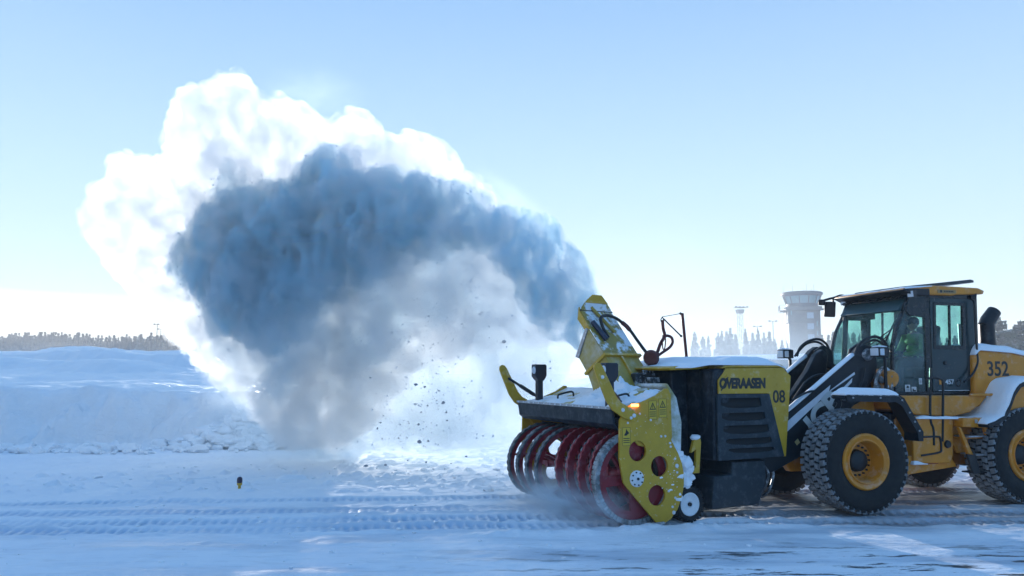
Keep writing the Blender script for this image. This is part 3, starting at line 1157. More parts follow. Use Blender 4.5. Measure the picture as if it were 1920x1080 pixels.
heap('snow_on_cover', -0.72, 0.235, 0.07, WID - 0.07, cov_z,
     lambda X, Y: 0.008 + 0.030 * (fbm(X * 4, Y * 3, 0, 4, 81) - 0.05) + 0.22 * np.exp(-((Y - 1.05) / 0.42) ** 2) * sstep(-0.72, 0.05, X) * (1 + .45 * fbm(X * 7, Y * 7, 0, 4, 82))
     + 0.05 * np.exp(-((Y - 0.2) / 0.2) ** 2) * (0.6 + fbm(X * 5, Y * 5, 0, 3, 83)), cover, 46, 110)
for hy in (0.50, 2.15):
    h = MB().tube(spline([(-0.42, hy, 1.655), (-0.42, hy, 1.74), (-0.36, hy, 1.765), (-0.20, hy, 1.80), (-0.14, hy, 1.785), (-0.13, hy, 1.72)], 20), 0.016, 8)
    h.build('grab_handle', black_m, cover)
MB().prism([(-0.06, 1.75), (0.18, 1.85), (0.18, 1.885), (-0.06, 1.785)], 0.42, 0.72).build('cover_hatch', snowy_yel_m, cover, 0.01)

# --- lifting arms with their braces, marker posts
ARM = [(-1.045, 2.165), (-1.04, 2.215), (-1.0, 2.245), (-0.95, 2.235), (-0.91, 2.19), (-0.70, 1.79), (-0.62, 1.70), (-0.43, 1.60), (-0.33, 1.50),
       (-0.44, 1.44), (-0.60, 1.50), (-0.76, 1.60), (-0.86, 1.73), (-0.97, 1.98)]
for ya, yb in ((-0.06, -0.022), (WID + 0.022, WID + 0.06)):
    a_ = MB().prism(ARM, ya, yb)
    yc = yb + 0.03 if ya < 0 else ya - 0.03
    pb = a_
    pb.use(1)
    yo = ya if ya < 0 else yb
    sg = -1 if ya < 0 else 1
    for x, z, r in ((-0.60, 1.60, .028), (-0.42, 1.52, .03), (-0.47, 1.49, .022), (-0.92, 2.05, .026)):
        pb.lathe([(0.0005, 0.018), (r * .8, 0.018), (r, 0)], (x, yo, z), (0, sg, 0), 12)
    a = pb.build('hook_arm', [yel_m, white_m], blower, 0.006)
    MB().tube([(-0.90, yc, 2.02), (-0.45, yc + (0.22 if ya < 0 else -.22), 1.70)], [0.022, 0.022], 8).tube([(-0.72, yc + (.09 if ya < 0 else -.09), 1.893), (-0.5, yc + (.2 if ya < 0 else -.2), 1.735)], 0.032, 8).build('arm_strut', black_m, a)
post_m = mat('dark_lamp_post', (0.012, 0.016, 0.028), 0.4, noise=0.2)
for py_ in (0.40, 2.62):
    p = MB()
    p.box(-0.575, -0.475, py_ - 0.05, py_ + 0.05, 1.60, 2.0)
    p.prism([(-0.575, 1.98), (-0.475, 1.98), (-0.42, 2.06), (-0.42, 2.23), (-0.44, 2.25), (-0.62, 2.25), (-0.63, 2.23), (-0.63, 2.05)], py_ - 0.08, py_ + 0.08)
    post = p.build('lamp_post', post_m, blower, 0.008)
    MB().lathe([(0.0005, 0.02), (0.05, 0.018), (0.062, 0.006), (0.062, 0)], (-0.63, py_ - .02, 2.15), (-1, 0, 0), 20).build('lamp_lens', lens_m, post)
    MB().tube(spline([(-0.42, py_ + .03, 2.18), (-0.38, py_ + .03, 2.12), (-0.40, py_ + .03, 2.02), (-0.46, py_ + .03, 1.96)], 12), 0.008, 6).build('lamp_cable', hose_m, post)

# --- ribbon augers: two opposed helices on one shaft, toothed edge, spokes
AX, AZ, AR = -0.368, 0.658, 0.60


def ribbon(y0, y1, turns, ph, r0, r1, hand, th=0.018, n=150, teeth=False):
    vs, fs = [], []
    for i in range(n + 1):
        t = i / n
        a = ph + hand * turns * 2 * math.pi * t
        y = y0 + (y1 - y0) * t
        ro = r1 + (0.006 * (1 if (i % 4) < 2 else -1) if teeth else 0)
        for r, dy in ((r0, -th), (ro, -th), (ro, th), (r0, th)):
            vs.append((AX + r * math.cos(a), y + dy, AZ + r * math.sin(a)))
    for i in range(n):
        o, p = i * 4, i * 4 + 4
        for k in range(4):
            fs.append((o + k, o + (k + 1) % 4, p + (k + 1) % 4, p + k))
    fs += [(0, 1, 2, 3), (n * 4 + 3, n * 4 + 2, n * 4 + 1, n * 4)]
    return vs, fs


def fin_ribbon(y0, y1, turns, ph, hand, parent):
    mb = MB()
    mb.add(*ribbon(y0, y1, turns, ph, AR - 0.10, AR, hand))
    rb = mb.build('auger_ribbon', red_m, parent, smooth=True)
    me_ = MB()
    me_.add(*ribbon(y0, y1, turns, ph, AR - 0.012, AR + 0.022, hand, 0.035, 190, True))
    me_.build('cutting_edge', edge_m, rb, smooth=False)
    return rb


aug = MB()
aug.lathe([(0.0005, 0.06), (0.085, 0.06), (0.085, WID - 0.06), (0.0005, WID - 0.06)], (AX, 0, AZ), (0, 1, 0), 24)
auger = aug.build('auger', red_m, blower)
MID = WID / 2
edge_far = frosted('rimed_dark_ribbon', (0.035, 0.04, 0.045), 0.5, frost=0.35, scale=3.0, lo=0.45, hi=0.75)
for half, (y0, y1, turns, hand, p0) in enumerate(((MID + 0.10, WID - 0.05, 2.05, 1, 1.1), (0.12, MID - 0.10, 2.0, -1, 0.6))):
    for ph in (p0, p0 + math.pi):
        rb = MB().add(*ribbon(y0, y1, turns, ph, AR - 0.085, AR, hand, 0.016, 200)).build('auger_ribbon', red_m, auger, smooth=True)
        me_ = MB().add(*ribbon(y0, y1, turns, ph, AR - 0.008, AR + 0.022, hand, 0.040 if half == 0 else 0.022, 260, True))
        me_.build('cutting_edge', edge_far if half == 0 else red_m, rb, smooth=False)
        tt = MB().add(*ribbon(y0 + .045, y1 + .045, turns, ph, AR - 0.05, AR + 0.016, hand, 0.010, 300, True))
        tt.build('tooth_strip', edge_m, rb, smooth=False)
    for k in range(4):
        y = y0 + (y1 - y0) * (k + .5) / 4
        a = p0 + hand * turns * 2 * math.pi * (k + .5) / 4
        sk_ = MB()
        for s in (0, math.pi):
            c, s_ = math.cos(a + s), math.sin(a + s)
            sk_.obox((AX + c * 0.29, y, AZ + s_ * 0.29), (c * 0.24, 0, s_ * 0.24), (0, 0.045, 0), (-s_ * 0.018, 0, c * 0.018))
        sk_.box(AX - .095, AX + .095, y - .05, y + .05, AZ - .095, AZ + .095)
        sk_.build('ribbon_spoke', red_m, auger, 0.004)
# near end wheel: red disc with large kidney openings and a rime-covered rim
for y in (0.075,):
    e = MB()
    kid = []
    for c_ in (0.55, 2.45, 4.0):
        n = 14
        out = [(AX + 0.45 * math.cos(c_ - .62 + 1.24 * i / n), AZ + 0.45 * math.sin(c_ - .62 + 1.24 * i / n)) for i in range(n + 1)]
        inn = [(AX + 0.22 * math.cos(c_ + .45 - .9 * i / n), AZ + 0.22 * math.sin(c_ + .45 - .9 * i / n)) for i in range(n + 1)]
        kid.append(out + inn)
    e.prism(circ(AX, AZ, AR - 0.015, 56), y, y + 0.03, kid)
    ew = e.build('end_wheel', red_m, auger, 0.004)
    rim_ = MB()
    n = 60
    for k in range(n):
        a0, a1 = 2 * math.pi * k / n, 2 * math.pi * (k + .82) / n
        pts = [(r, a) for a in (a0, a1) for r in (AR - .035, AR + .03)]
        vs = [(AX + r * math.cos(a), yy_, AZ + r * math.sin(a)) for yy_ in (y - .055, y + .065) for r, a in pts]
        rim_.add(vs, [(0, 1, 3, 2), (4, 6, 7, 5), (0, 4, 5, 1), (2, 3, 7, 6), (0, 2, 6, 4), (1, 5, 7, 3)])
    rim_.lathe([(AR - 0.03, -0.05), (AR + 0.018, -0.05), (AR + 0.018, 0.05), (AR - 0.03, 0.05)], (AX, y + .005, AZ), (0, 1, 0), 64, True)
    rim_.build('toothed_rim', frosted('rimed_rim', (0.10, 0.11, 0.11), .55, frost=.6, scale=3, lo=.42, hi=.65), ew, smooth=False)

# --- impeller drum behind the auger and the engine housing
MB().lathe([(0.0005, 0.0), (0.62, 0.0), (0.62, 0.46), (0.55, 0.50), (0.0005, 0.50)], (0.43, MID, 0.80), (1, 0, 0), 40).build('impeller_housing', dark_m, blower)
gd = MB()
gd.prism([(0.27, 1.95), (0.42, 1.75), (0.50, 1.40), (0.48, 1.0), (0.40, 0.9), (0.27, 1.0)], 0.10, 0.14)
gd.prism([(0.27, 1.95), (0.42, 1.75), (0.50, 1.40), (0.48, 1.0), (0.45, 1.0), (0.46, 1.40), (0.39, 1.74), (0.27, 1.91)], 0.14, 0.9)
gd.build('curved_guard', frosted('rimed_yellow', (0.30, 0.28, 0.10), 0.5, frost=0.9, scale=2.5, lo=.35, hi=.6), blower, 0.006)

BY0, BY1 = 0.0, 2.9
hs = MB()
hs.prism([(1.0, 0.83), (1.035, 2.13), (1.10, 2.17), (2.45, 2.17), (2.50, 2.08), (2.33, 0.85)], BY0 + 0.02, BY1)
hs.box(0.72, 1.02, 0.62, BY1 - .1, 0.86, 2.14)
housing = hs.build('engine_housing', dark_m, blower, 0.03, seg=3)
# rounded corner pillar of the casing
MB().lathe([(0.0005, 0.845), (0.20, 0.845), (0.215, 1.2), (0.225, 2.14), (0.0005, 2.14)], (1.22, 0.215, 0), (0, 0, 1), 32).build('corner_casing', dark_m, housing)
# the yellow side panel and the louvred grille in front of it
YP = [(1.095, 1.80), (1.10, 2.0), (1.24, 2.175), (2.34, 2.185), (2.50, 2.06), (2.345, 0.845), (2.30, 0.845), (2.05, 1.795)]
sp2 = MB().prism(YP, BY0 - 0.012, BY0 + 0.018).build('side_panel', yel_m, housing, 0.004)
GP = [(1.045, 0.835), (1.055, 1.795), (2.045, 1.79), (2.298, 0.85)]
slots = []
for z0, z1, xa, xb, dx in ((1.585, 1.735, 1.115, 1.865, .02), (1.395, 1.520, 1.125, 1.935, .02), (1.205, 1.335, 1.15, 2.0, .02), (1.045, 1.145, 1.19, 2.045, .02), (0.925, 1.0, 1.235, 2.09, .01)):
    slots.append([(xa + .02, z1), (xa, z1 - .02), (xa, z0 + .05), (xa + .12, z0 + .015), ((xa + xb) / 2, z0), (xb - .08, z0 + .012), (xb + dx, z0 + .03), (xb, z1)])
grl = MB().prism(GP, BY0 - 0.03, BY0 + 0.008, slots).build('louvre_grille', grille_m, housing, 0.005)
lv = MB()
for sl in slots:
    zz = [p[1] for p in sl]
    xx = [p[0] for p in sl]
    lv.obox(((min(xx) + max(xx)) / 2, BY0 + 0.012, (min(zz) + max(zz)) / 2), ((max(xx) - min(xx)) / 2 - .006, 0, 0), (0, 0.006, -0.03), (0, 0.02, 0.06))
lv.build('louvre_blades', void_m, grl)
text_mesh('OVERAASEN', 0.200, ink_m, 'maker_lettering', sp2, (1.548, BY0 - 0.0135, 1.945), off=0.0125, sx=0.83, shear=0.06, space=0.92)
MB().obox((1.208, BY0 - 0.0145, 1.945), (0.008, 0, -0.005), (0, 0.0015, 0), (0.068, 0, 0.10)).build('letter_slash', ink_m, sp2)
text_mesh('08', 0.262, ink_m, 'number_lettering', sp2, (2.248, BY0 - 0.0135, 1.738), off=0.005, sx=0.95)
# domed hood with a yellow lip and lying snow
hd = MB()
hd.prism([(0.46, 2.175), (0.50, 2.145), (1.10, 2.165), (2.34, 2.175), (2.40, 2.12), (2.42, 2.18), (2.34, 2.215), (1.1, 2.235), (0.50, 2.20)], 0.33, BY1 - 0.1)
hood = hd.build('hood', yel_m, housing, 0.015)
MB().prism([(1.16, 2.172), (1.26, 2.182), (2.30, 2.19), (2.36, 2.12), (2.40, 2.19), (2.32, 2.235), (1.22, 2.22)], -0.015, 0.325).build('hood_lip', yel_m, hood, 0.012)
heap('snow_on_hood', 0.58, 2.42, -0.035, BY1 - 0.12, lambda X, Y: 2.185 + 0.05 * sstep(0.5, 1.0, X) * np.ones_like(Y) - 0.05 * sstep(2.2, 2.42, X),
     lambda X, Y: (0.02 + 0.115 * sstep(0.85, 1.6, X - 0.2 * np.sin(Y * 3)) + 0.008 * fbm(X * 3, Y * 3, 0, 3, 91)) * (0.45 + 0.55 * sstep(-0.05, 0.35, Y)) * (1 - .3 * sstep(2.0, 2.42, X)), hood, 70, 90)
# tank and step below the housing
tk = MB()
tk.prism([(0.975, 0.13), (1.03, 0.60), (1.36, 0.61), (1.37, 0.80), (2.0, 0.80), (2.01, 0.50), (1.86, 0.15)], BY0 + 0.06, 0.9)
tk.build('lower_tank', grille_m, blower, 0.02)
MB().box(0.80, 2.2, 0.75, BY1 - .2, 0.35, 0.86).build('under_frame', black_m, blower, 0.02)
hv = MB()
for k, (x, y, z, r) in enumerate(((2.06, 0.30, 0.70, .07), (2.10, 0.35, 0.48, .10), (2.02, 0.3, 0.33, .09), (2.2, .5, .6, .08), (2.18, .45, .36, .07), (1.96, .25, .24, .06))):
    hv.lathe([(0.0005, -0.1), (r * .7, -0.1), (r, -0.06), (r, 0.06), (r * .7, .1), (0.0005, .1)], (x, y, z), (0.3, 1, 0.2 * k - .4), 16)
hv.tube(spline([(2.0, .2, .78), (2.12, .14, .6), (2.05, .12, .42), (1.98, .2, .25)], 16), 0.022, 8)
hv.tube(spline([(2.2, .2, .82), (2.26, .18, .55), (2.12, .16, .3), (2.05, .3, .2)], 16), 0.02, 8)
hv.build('hydraulic_fittings', frosted('rimed_steel', (0.06, 0.065, 0.07), .45, frost=.7, scale=6), blower)
# rear yellow bracket by the caster
br = MB()
br.prism([(0.60, 0.66), (0.80, 0.66), (0.845, 1.10), (0.83, 1.16), (0.72, 1.14), (0.66, 0.95), (0.755, 1.0), (0.74, 0.74), (0.60, 0.74)], 0.10, 0.16)
bracket = br.build('caster_bracket', yel_m, blower, 0.008)
MB().blob((0.76, 0.13, 1.17), 0.075, 3, .4, 2, (1.1, .8, .55)).build('snow_on_bracket', snow_cap_m, bracket)

# --- caster wheels
for cy in (0.06, WID - 0.36):
    w = MB()
    prof = [(0.16, 0.02), (0.215, 0.0), (0.24, 0.03), (0.242, 0.08), (0.242, 0.16), (0.24, 0.22), (0.215, 0.25), (0.16, 0.23)]
    w.lathe(prof, (0.555, cy - .06, 0.245), (0, 1, 0), 48, True)
    lug = MB()
    for k in range(26):
        a = 2 * math.pi * k / 26
        c, s_ = math.cos(a), math.sin(a)
        for yy_, dd in ((0.05, .0), (0.14, .5), (0.215, .0)):
            a2 = a + dd * 2 * math.pi / 26
            c, s_ = math.cos(a2), math.sin(a2)
            w.obox((0.555 + c * 0.240, cy - .06 + yy_, 0.245 + s_ * 0.240), (c * 0.018, 0, s_ * 0.018), (0, 0.032, 0), (-s_ * 0.016, 0, c * 0.016))
    tyre = w.build('caster_wheel', rubber_m, blower, smooth=True)
    rm_ = MB()
    rm_.lathe([(0.0005, 0.035), (0.04, 0.035), (0.045, 0.025), (0.13, 0.022), (0.15, 0.012), (0.168, 0.02), (0.17, 0.2)], (0.555, cy - .06, 0.245), (0, 1, 0), 40)
    rm_.build('caster_rim', white_m, tyre)
    MB().lathe([(0.0005, -0.012), (0.026, -0.012), (0.03, 0.02), (0.03, 0.05)], (0.555, cy - .04, 0.245), (0, 1, 0), 14).build('caster_hub', black_m, tyre)
    MB().obox((0.60, cy + .24, 0.50), (0.05, 0, 0), (0, 0.025, 0), (0, 0, 0.28)).build('caster_fork', dark_m, tyre, 0.01)

# --- amber lamp and warning labels on the near cheek
MB().box(-0.42, -0.30, 0.0, 0.016, 1.64, 1.675).build('amber_lamp', lamp_m, blower, 0.006)
lab_m = mat('label_yellow', (0.62, 0.42, 0.03), 0.45)


def warning_label(x, z, w, h, tri=True):
    y = 0.018 if z > 1.45 else -0.02
    s = MB().box(x - w / 2, x + w / 2, y - 0.003, y, z - h / 2, z + h / 2).build('warning_label', lab_m, blower)
    f = MB()
    e = 0.004
    zb = z + h * 0.02
    if tri:
        T = [(x - w * .40, zb), (x + w * .40, zb), (x, zb + h * .40)]
        cx, cz = x, zb + h * .14
        Ti = [(cx + (a - cx) * .66, cz + (b_ - cz) * .66) for a, b_ in T]
        f.prism(T, y - e - .001, y - .003, [Ti])
        f.box(x - w * .03, x + w * .03, y - e - .001, y - .003, zb + h * .10, zb + h * .24)
        f.box(x - w * .03, x + w * .03, y - e - .001, y - .003, zb + h * .05, zb + h * .08)
    else:
        f.prism([(x - w * .3, zb + h * .05), (x - w * .05, zb + h * .02), (x + w * .35, zb + h * .16), (x + w * .22, zb + h * .24), (x + w * .05, zb + h * .34), (x - w * .02, zb + h * .42), (x - w * .08, zb + h * .22)], y - e - .001, y - .003)
    for k in range(3):
        f.box(x - w * .38, x + w * .38, y - e - .001, y - .003, z - h * (.12 + .11 * k), z - h * (.08 + .11 * k))
    # thin border
    for a, b_, c, d in ((-.5, .5, .485, .5), (-.5, .5, -.5, -.485), (-.5, -.47, -.5, .5), (.47, .5, -.5, .5)):
        f.box(x + a * w, x + b_ * w, y - e, y - .003, z + c * h, z + d * h)
    f.build('warning_print', ink_m, s, smooth=False)


warning_label(-0.055, 1.585, 0.135, 0.26)
warning_label(0.115, 1.61, 0.135, 0.26)
warning_label(-0.525, 1.235, 0.13, 0.25, False)

# --- chute: rectangular duct leaning away over the cover, outlet to the far left
CH = Vector((0.285, 1.35, 0))                       # under the middle of the back edge of the flange
CA = R(132) - BRZ                                   # throwing direction in blower space
cd = Vector((math.cos(CA), math.sin(CA), 0))
cs = Vector((-cd.y, cd.x, 0))                        # across the chute, to the camera's left
# s runs along the throw, z up; duct leans by .53 in s per .72 in z
LE = Vector((0.593, 0.805))                          # up the duct (s, z)
LP = Vector((0.805, -0.593))                         # from the back to the front wall
FZ = 2.395
DEP = 0.46


def cpt(s_, w, z):
    return CH + cd * s_ + cs * w + Vector((0, 0, z))


def dpt(u, w, d):
    """u metres up the duct from the flange, w across, d from the back wall forwards."""
    return cpt(LE.x * u + LP.x * d, w, FZ + LE.y * u + LP.y * d)


def hexa(mb, u0, u1, w0, w1, d0, d1, w0b=None, w1b=None, d0b=None, d1b=None):
    w0b, w1b = (w0 if w0b is None else w0b), (w1 if w1b is None else w1b)
    d0b, d1b = (d0 if d0b is None else d0b), (d1 if d1b is None else d1b)
    vs = [dpt(u0, w0, d0), dpt(u0, w1, d0), dpt(u0, w1, d1), dpt(u0, w0, d1), dpt(u1, w0b, d0b), dpt(u1, w1b, d0b), dpt(u1, w1b, d1b), dpt(u1, w0b, d1b)]
    return mb.add(vs, [(3, 2, 1, 0), (4, 5, 6, 7), (0, 1, 5, 4), (1, 2, 6, 5), (2, 3, 7, 6), (3, 0, 4, 7)])


chute_paint = frosted('weathered_chute_yellow', (0.40, 0.28, 0.045), 0.45, frost=0.45, scale=2.4, lo=0.48, hi=0.74, noise=0.18)
lo_ch = hexa(MB(), -0.95, -0.02, -0.47, 0.45, 0, 0.62, -0.40, 0.40, 0, DEP).build('chute_base', chute_paint, blower, 0.012)
hexa(MB(), -0.045, 0.0, -0.455, 0.44, -0.045, DEP + .03).build('chute_flange', yel_m, lo_ch, 0.006)
hexa(MB(), -0.93, -0.05, 0.02, 0.06, -0.035, 0.01, 0.02, 0.06, -0.035, 0.01).build('chute_rib', yel_m, lo_ch, 0.004)
# barrel of plates: near and far side walls end on a slanting mouth, back wall runs on into the deflector
wl_ = MB()
for w0, w1 in ((0.375, 0.40), (-0.40, -0.375)):
    P_ = [(0.0, 0.0), (0.0, DEP), (0.27, DEP), (0.52, 0.02)]
    vs = [dpt(u, w0, d) for u, d in P_] + [dpt(u, w1, d) for u, d in P_]
    wl_.add(vs, [(0, 1, 2, 3), (7, 6, 5, 4)] + [(i, (i + 1) % 4, (i + 1) % 4 + 4, i + 4) for i in range(4)])
hexa(wl_, 0.0, 0.30, -0.375, 0.375, DEP - .03, DEP)
up_ch = wl_.build('chute_barrel', chute_paint, blower, 0.004)
for w0, w1 in ((0.365, 0.42), (-0.42, -0.365)):
    rims = MB()
    P_ = [(0.27, DEP), (0.52, 0.02), (0.56, 0.05), (0.33, DEP + .04)]
    vs = [dpt(u, w0, d) for u, d in P_] + [dpt(u, w1, d) for u, d in P_]
    rims.add(vs, [(0, 1, 2, 3), (7, 6, 5, 4)] + [(i, (i + 1) % 4, (i + 1) % 4 + 4, i + 4) for i in range(4)])
    rims.build('mouth_rim', steel_m, up_ch, 0.003)
snowy_back_m = frosted('snow_plastered_yellow', (0.30, 0.22, 0.035), 0.5, frost=0.95, scale=3.2, lo=0.47, hi=0.54, noise=0.2)
bk = MB()
# (u, half width, depth of the plate as it curls forward)
prof = [(0.0, 0.40, 0.0), (0.52, 0.385, 0.0), (0.86, 0.375, 0.0), (0.93, 0.345, -0.035), (1.01, 0.25, -0.09), (1.085, 0.115, -0.16)]
for (u0, h0, d0), (u1, h1, d1) in zip(prof, prof[1:]):
    hexa(bk, u0, u1, -h0, h0, d0 - .02, d0, -h1, h1, d1 - .02, d1)
back_p = bk.build('chute_back', snowy_back_m, up_ch, 0.0)
cp = MB()
hexa(cp, 0.985, 1.01, -0.28, 0.28, -0.105, -0.068, -0.245, 0.245, -0.122, -0.085)
hexa(cp, 1.01, 1.085, -0.245, 0.245, -0.122, -0.085, -0.115, 0.115, -0.192, -0.155)
cp.build('deflector_lip', yel_m, up_ch)
sm_ = MB()
hexa(sm_, 0.865, 0.895, -0.385, 0.385, -0.03, 0.005)
sm_.build('deflector_hinge', mat('dark_seam', (0.05, 0.04, 0.015), .5, noise=.3), back_p)
for w0, w1 in ((0.372, 0.39), (-0.39, -0.372)):
    ck = MB()
    P_ = [(0.50, 0.0), (0.86, 0.0), (0.94, -0.03), (0.97, 0.03), (0.80, 0.12), (0.56, 0.10)]
    vs = [dpt(u, w0 * (1 if u < .95 else .86), d) for u, d in P_] + [dpt(u, w1 * (1 if u < .95 else .86), d) for u, d in P_]
    m_ = len(P_)
    ck.add(vs, [tuple(range(m_)), tuple(range(2 * m_ - 1, m_ - 1, -1))] + [(i, (i + 1) % m_, (i + 1) % m_ + m_, i + m_) for i in range(m_)])
    ck.build('deflector_cheek', yel_m, up_ch, 0.003)
MB().tube([dpt(0.42, -0.10, -.05), dpt(0.93, 0.12, -.05)], 0.028, 10).build('chute_stiffener', chute_paint, back_p)
rm2 = MB().tube([dpt(0.70, 0.33, -.06), dpt(0.60, 0.31, -.06)], 0.018, 8)
rm2.use(1)
rm2.tube([dpt(0.61, 0.31, -.06), dpt(0.25, 0.22, -.06)], 0.042, 12)
rm2.build('deflector_ram', [steel_m, mat('ram_navy', (0.02, 0.03, 0.06), .35, noise=.3)], back_p)
hz_ = MB()
hz_.tube(spline([dpt(0.30, 0.13, -.05), dpt(0.45, 0.20, -.10), dpt(0.62, 0.18, -.14), dpt(0.68, 0.02, -.15), dpt(0.66, -0.18, -.14), dpt(0.60, -0.36, -.10),
                 dpt(0.44, -0.45, -.10), dpt(0.20, -0.45, -.12), dpt(-0.05, -0.46, -.14), dpt(-0.22, -0.56, -.12), dpt(-0.30, -0.75, -.08), dpt(-0.30, -1.02, .0)], 70), 0.026, 8)
hz_.use(1)
hz_.tube([dpt(0.60, -0.365, -.10), dpt(0.52, -0.425, -.10), dpt(0.44, -0.45, -.10)], 0.036, 8)
hz_.build('hydraulic_hose', [hose_m, rust_m], back_p)

# --- hose carrier mast at the back of the chute
MY = 1.25


def bpt(px, py, y):
    d = ray(px, py)
    o = Vector((0, 0, CAM_H)) - BLO
    ex, ey = Vector((math.cos(BRZ), math.sin(BRZ), 0)), Vector((-math.sin(BRZ), math.cos(BRZ), 0))
    t = (y - o.dot(ey)) / d.dot(ey)
    p = o + d * t
    return Vector((p.dot(ex), y, p.z))


p0, p1 = bpt(1289, 690, MY), bpt(1279, 587, MY)
mst = MB().tube([p0, p1], 0.026, 8)
mast = mst.build('hose_mast', rust_m, housing)
mk = MB()
pa, pb_, pc_ = bpt(1276, 588, MY), bpt(1242, 594, MY), bpt(1277, 630, MY)
mk.tube([pa, pb_], 0.006, 6)
mk.tube([pb_ + Vector((0.02, 0, -.03)), pc_], 0.012, 6)
mk.blob(pc_, .025, 1, .1, 1).blob(pa, .025, 2, .1, 1)
mk.tube(spline([pb_, bpt(1239, 600, MY), bpt(1242, 606, MY), bpt(1244, 600, MY), pb_], 16), 0.008, 6)
mk.build('mast_stay', black_m, mast)
hp = [(1242, 600), (1243, 615), (1246, 630), (1238, 645), (1232, 662), (1224, 678), (1216, 688), (1205, 690)]
h3 = MB().tube(spline([bpt(x, y, MY) for x, y in hp], 40), 0.028, 8)
h3.tube(spline([bpt(x, y, MY - .05) for x, y in [(1240, 640), (1248, 630), (1258, 632), (1261, 641), (1256, 651), (1242, 661), (1232, 668)]], 36), 0.024, 8)
h3.tube(spline([bpt(x, y, MY - .03) for x, y in [(1243, 628), (1242, 642), (1243, 654), (1246, 654), (1248, 640), (1247, 628)]], 24), 0.010, 6)
h3.build('looped_hose', rust_m, mast)
pn = MB()
c_ = bpt(1221, 671, MY - .02)
pn.lathe([(0.0005, -0.05), (0.10, -0.05), (0.13, 0), (0.10, .05), (0.0005, .05)], c_, (0.7, .7, .1), 20)
pn.build('hose_reel', rust_m, mast)
vb = MB()
vb.box(0.30, 0.66, 0.95, 1.6, 1.80, 2.10)
vb.box(0.42, 0.60, 0.75, 0.95, 1.90, 2.04)
for k in range(4):
    vb.lathe([(0.0005, .05), (0.02, .05), (0.02, 0)], (0.40 + .06 * k, 0.90, 2.10), (0, 0, 1), 8)
vb.box(0.36, 0.44, 0.9, 1.2, 2.08, 2.11)
vb.build('valve_block', frosted('rimed_valves', (0.03, 0.035, 0.04), .5, frost=.6, scale=9), blower, 0.01)

# ------------------------------------------------------------------ wheel loader
org_m = frosted('loader_orange', (0.62, 0.225, 0.007), 0.38, frost=0.34, scale=6.0, lo=0.53, hi=0.8, up=0.12, noise=0.15, nscale=2.5)
lblk_m = frosted('loader_black', (0.005, 0.009, 0.014), 0.4, frost=0.10, scale=4.0, lo=0.55, hi=0.85, up=0.06, noise=0.2, spec=.35)
cab_m = mat('cab_black', (0.006, 0.010, 0.013), 0.25, noise=0.2)
door_m = mat('door_dark_teal', (0.010, 0.030, 0.036), 0.18, noise=0.15)
trim_m = mat('cab_interior', (0.05, 0.065, 0.07), 0.7, noise=0.2)
wht_m = mat('white_stripe', (0.62, 0.66, 0.72), 0.4, noise=0.08)
logo_m = mat('logo_grey', (0.50, 0.55, 0.56), 0.4)
tread_m = frosted('tread_rubber', (0.030, 0.031, 0.033), 0.8, frost=0.55, scale=9.0, frostcol=(0.5, 0.55, 0.6), lo=0.2, hi=0.65, bump=0.3, bscale=60)
chrome_m = mat('ram_chrome', (0.55, 0.58, 0.6), 0.12, metal=1.0)
stk_m = mat('sticker_white', (0.65, 0.67, 0.68), 0.5)
tail_m = mat('red_reflector', (0.25, 0.01, 0.01), 0.3)

glass_m = bpy.data.materials.new('cab_glass')
glass_m.use_nodes = True
gn = glass_m.node_tree
gn.nodes.clear()
go = gn.nodes.new('ShaderNodeOutputMaterial')
gt = gn.nodes.new('ShaderNodeBsdfTransparent')
gt.inputs[0].default_value = (0.74, 0.90, 0.87, 1)
gg = gn.nodes.new('ShaderNodeBsdfGlossy')
gg.inputs['Roughness'].default_value = 0.03
glw = gn.nodes.new('ShaderNodeLayerWeight')
glw.inputs['Blend'].default_value = 0.5
gpw = gn.nodes.new('ShaderNodeMath')
gpw.operation = 'POWER'
gn.links.new(glw.outputs['Facing'], gpw.inputs[0])
gpw.inputs[1].default_value = 5.0
gsc = gn.nodes.new('ShaderNodeMath')
gsc.operation = 'MULTIPLY_ADD'
gn.links.new(gpw.outputs[0], gsc.inputs[0])
gsc.inputs[1].default_value, gsc.inputs[2].default_value = 0.7, 0.035
ggeo = gn.nodes.new('ShaderNodeNewGeometry')
gf = gn.nodes.new('ShaderNodeMath')
gf.operation = 'MULTIPLY'
gin = gn.nodes.new('ShaderNodeMath')
gin.operation = 'SUBTRACT'
gin.inputs[0].default_value = 1.0
gn.links.new(ggeo.outputs['Backfacing'], gin.inputs[1])
gn.links.new(gsc.outputs[0], gf.inputs[0])
gn.links.new(gin.outputs[0], gf.inputs[1])
gx = gn.nodes.new('ShaderNodeMixShader')
gn.links.new(gf.outputs[0], gx.inputs[0])
gn.links.new(gt.outputs[0], gx.inputs[1])
gn.links.new(gg.outputs[0], gx.inputs[2])
gdf = gn.nodes.new('ShaderNodeBsdfDiffuse')
gdf.inputs[0].default_value = (0.55, 0.62, 0.64, 1)
gtc = gn.nodes.new('ShaderNodeTexCoord')
gno = gn.nodes.new('ShaderNodeTexNoise')
gno.inputs['Scale'].default_value = 3.5
gno.inputs['Detail'].default_value = 7
gn.links.new(gtc.outputs['Object'], gno.inputs['Vector'])
gmr = gn.nodes.new('ShaderNodeMapRange')
gmr.inputs[1].default_value, gmr.inputs[2].default_value = 0.35, 0.75
gmr.inputs[3].default_value, gmr.inputs[4].default_value = 0.02, 0.18
gn.links.new(gno.outputs[0], gmr.inputs[0])
gx2 = gn.nodes.new('ShaderNodeMixShader')
gn.links.new(gmr.outputs[0], gx2.inputs[0])
gn.links.new(gx.outputs[0], gx2.inputs[1])
gn.links.new(gdf.outputs[0], gx2.inputs[2])
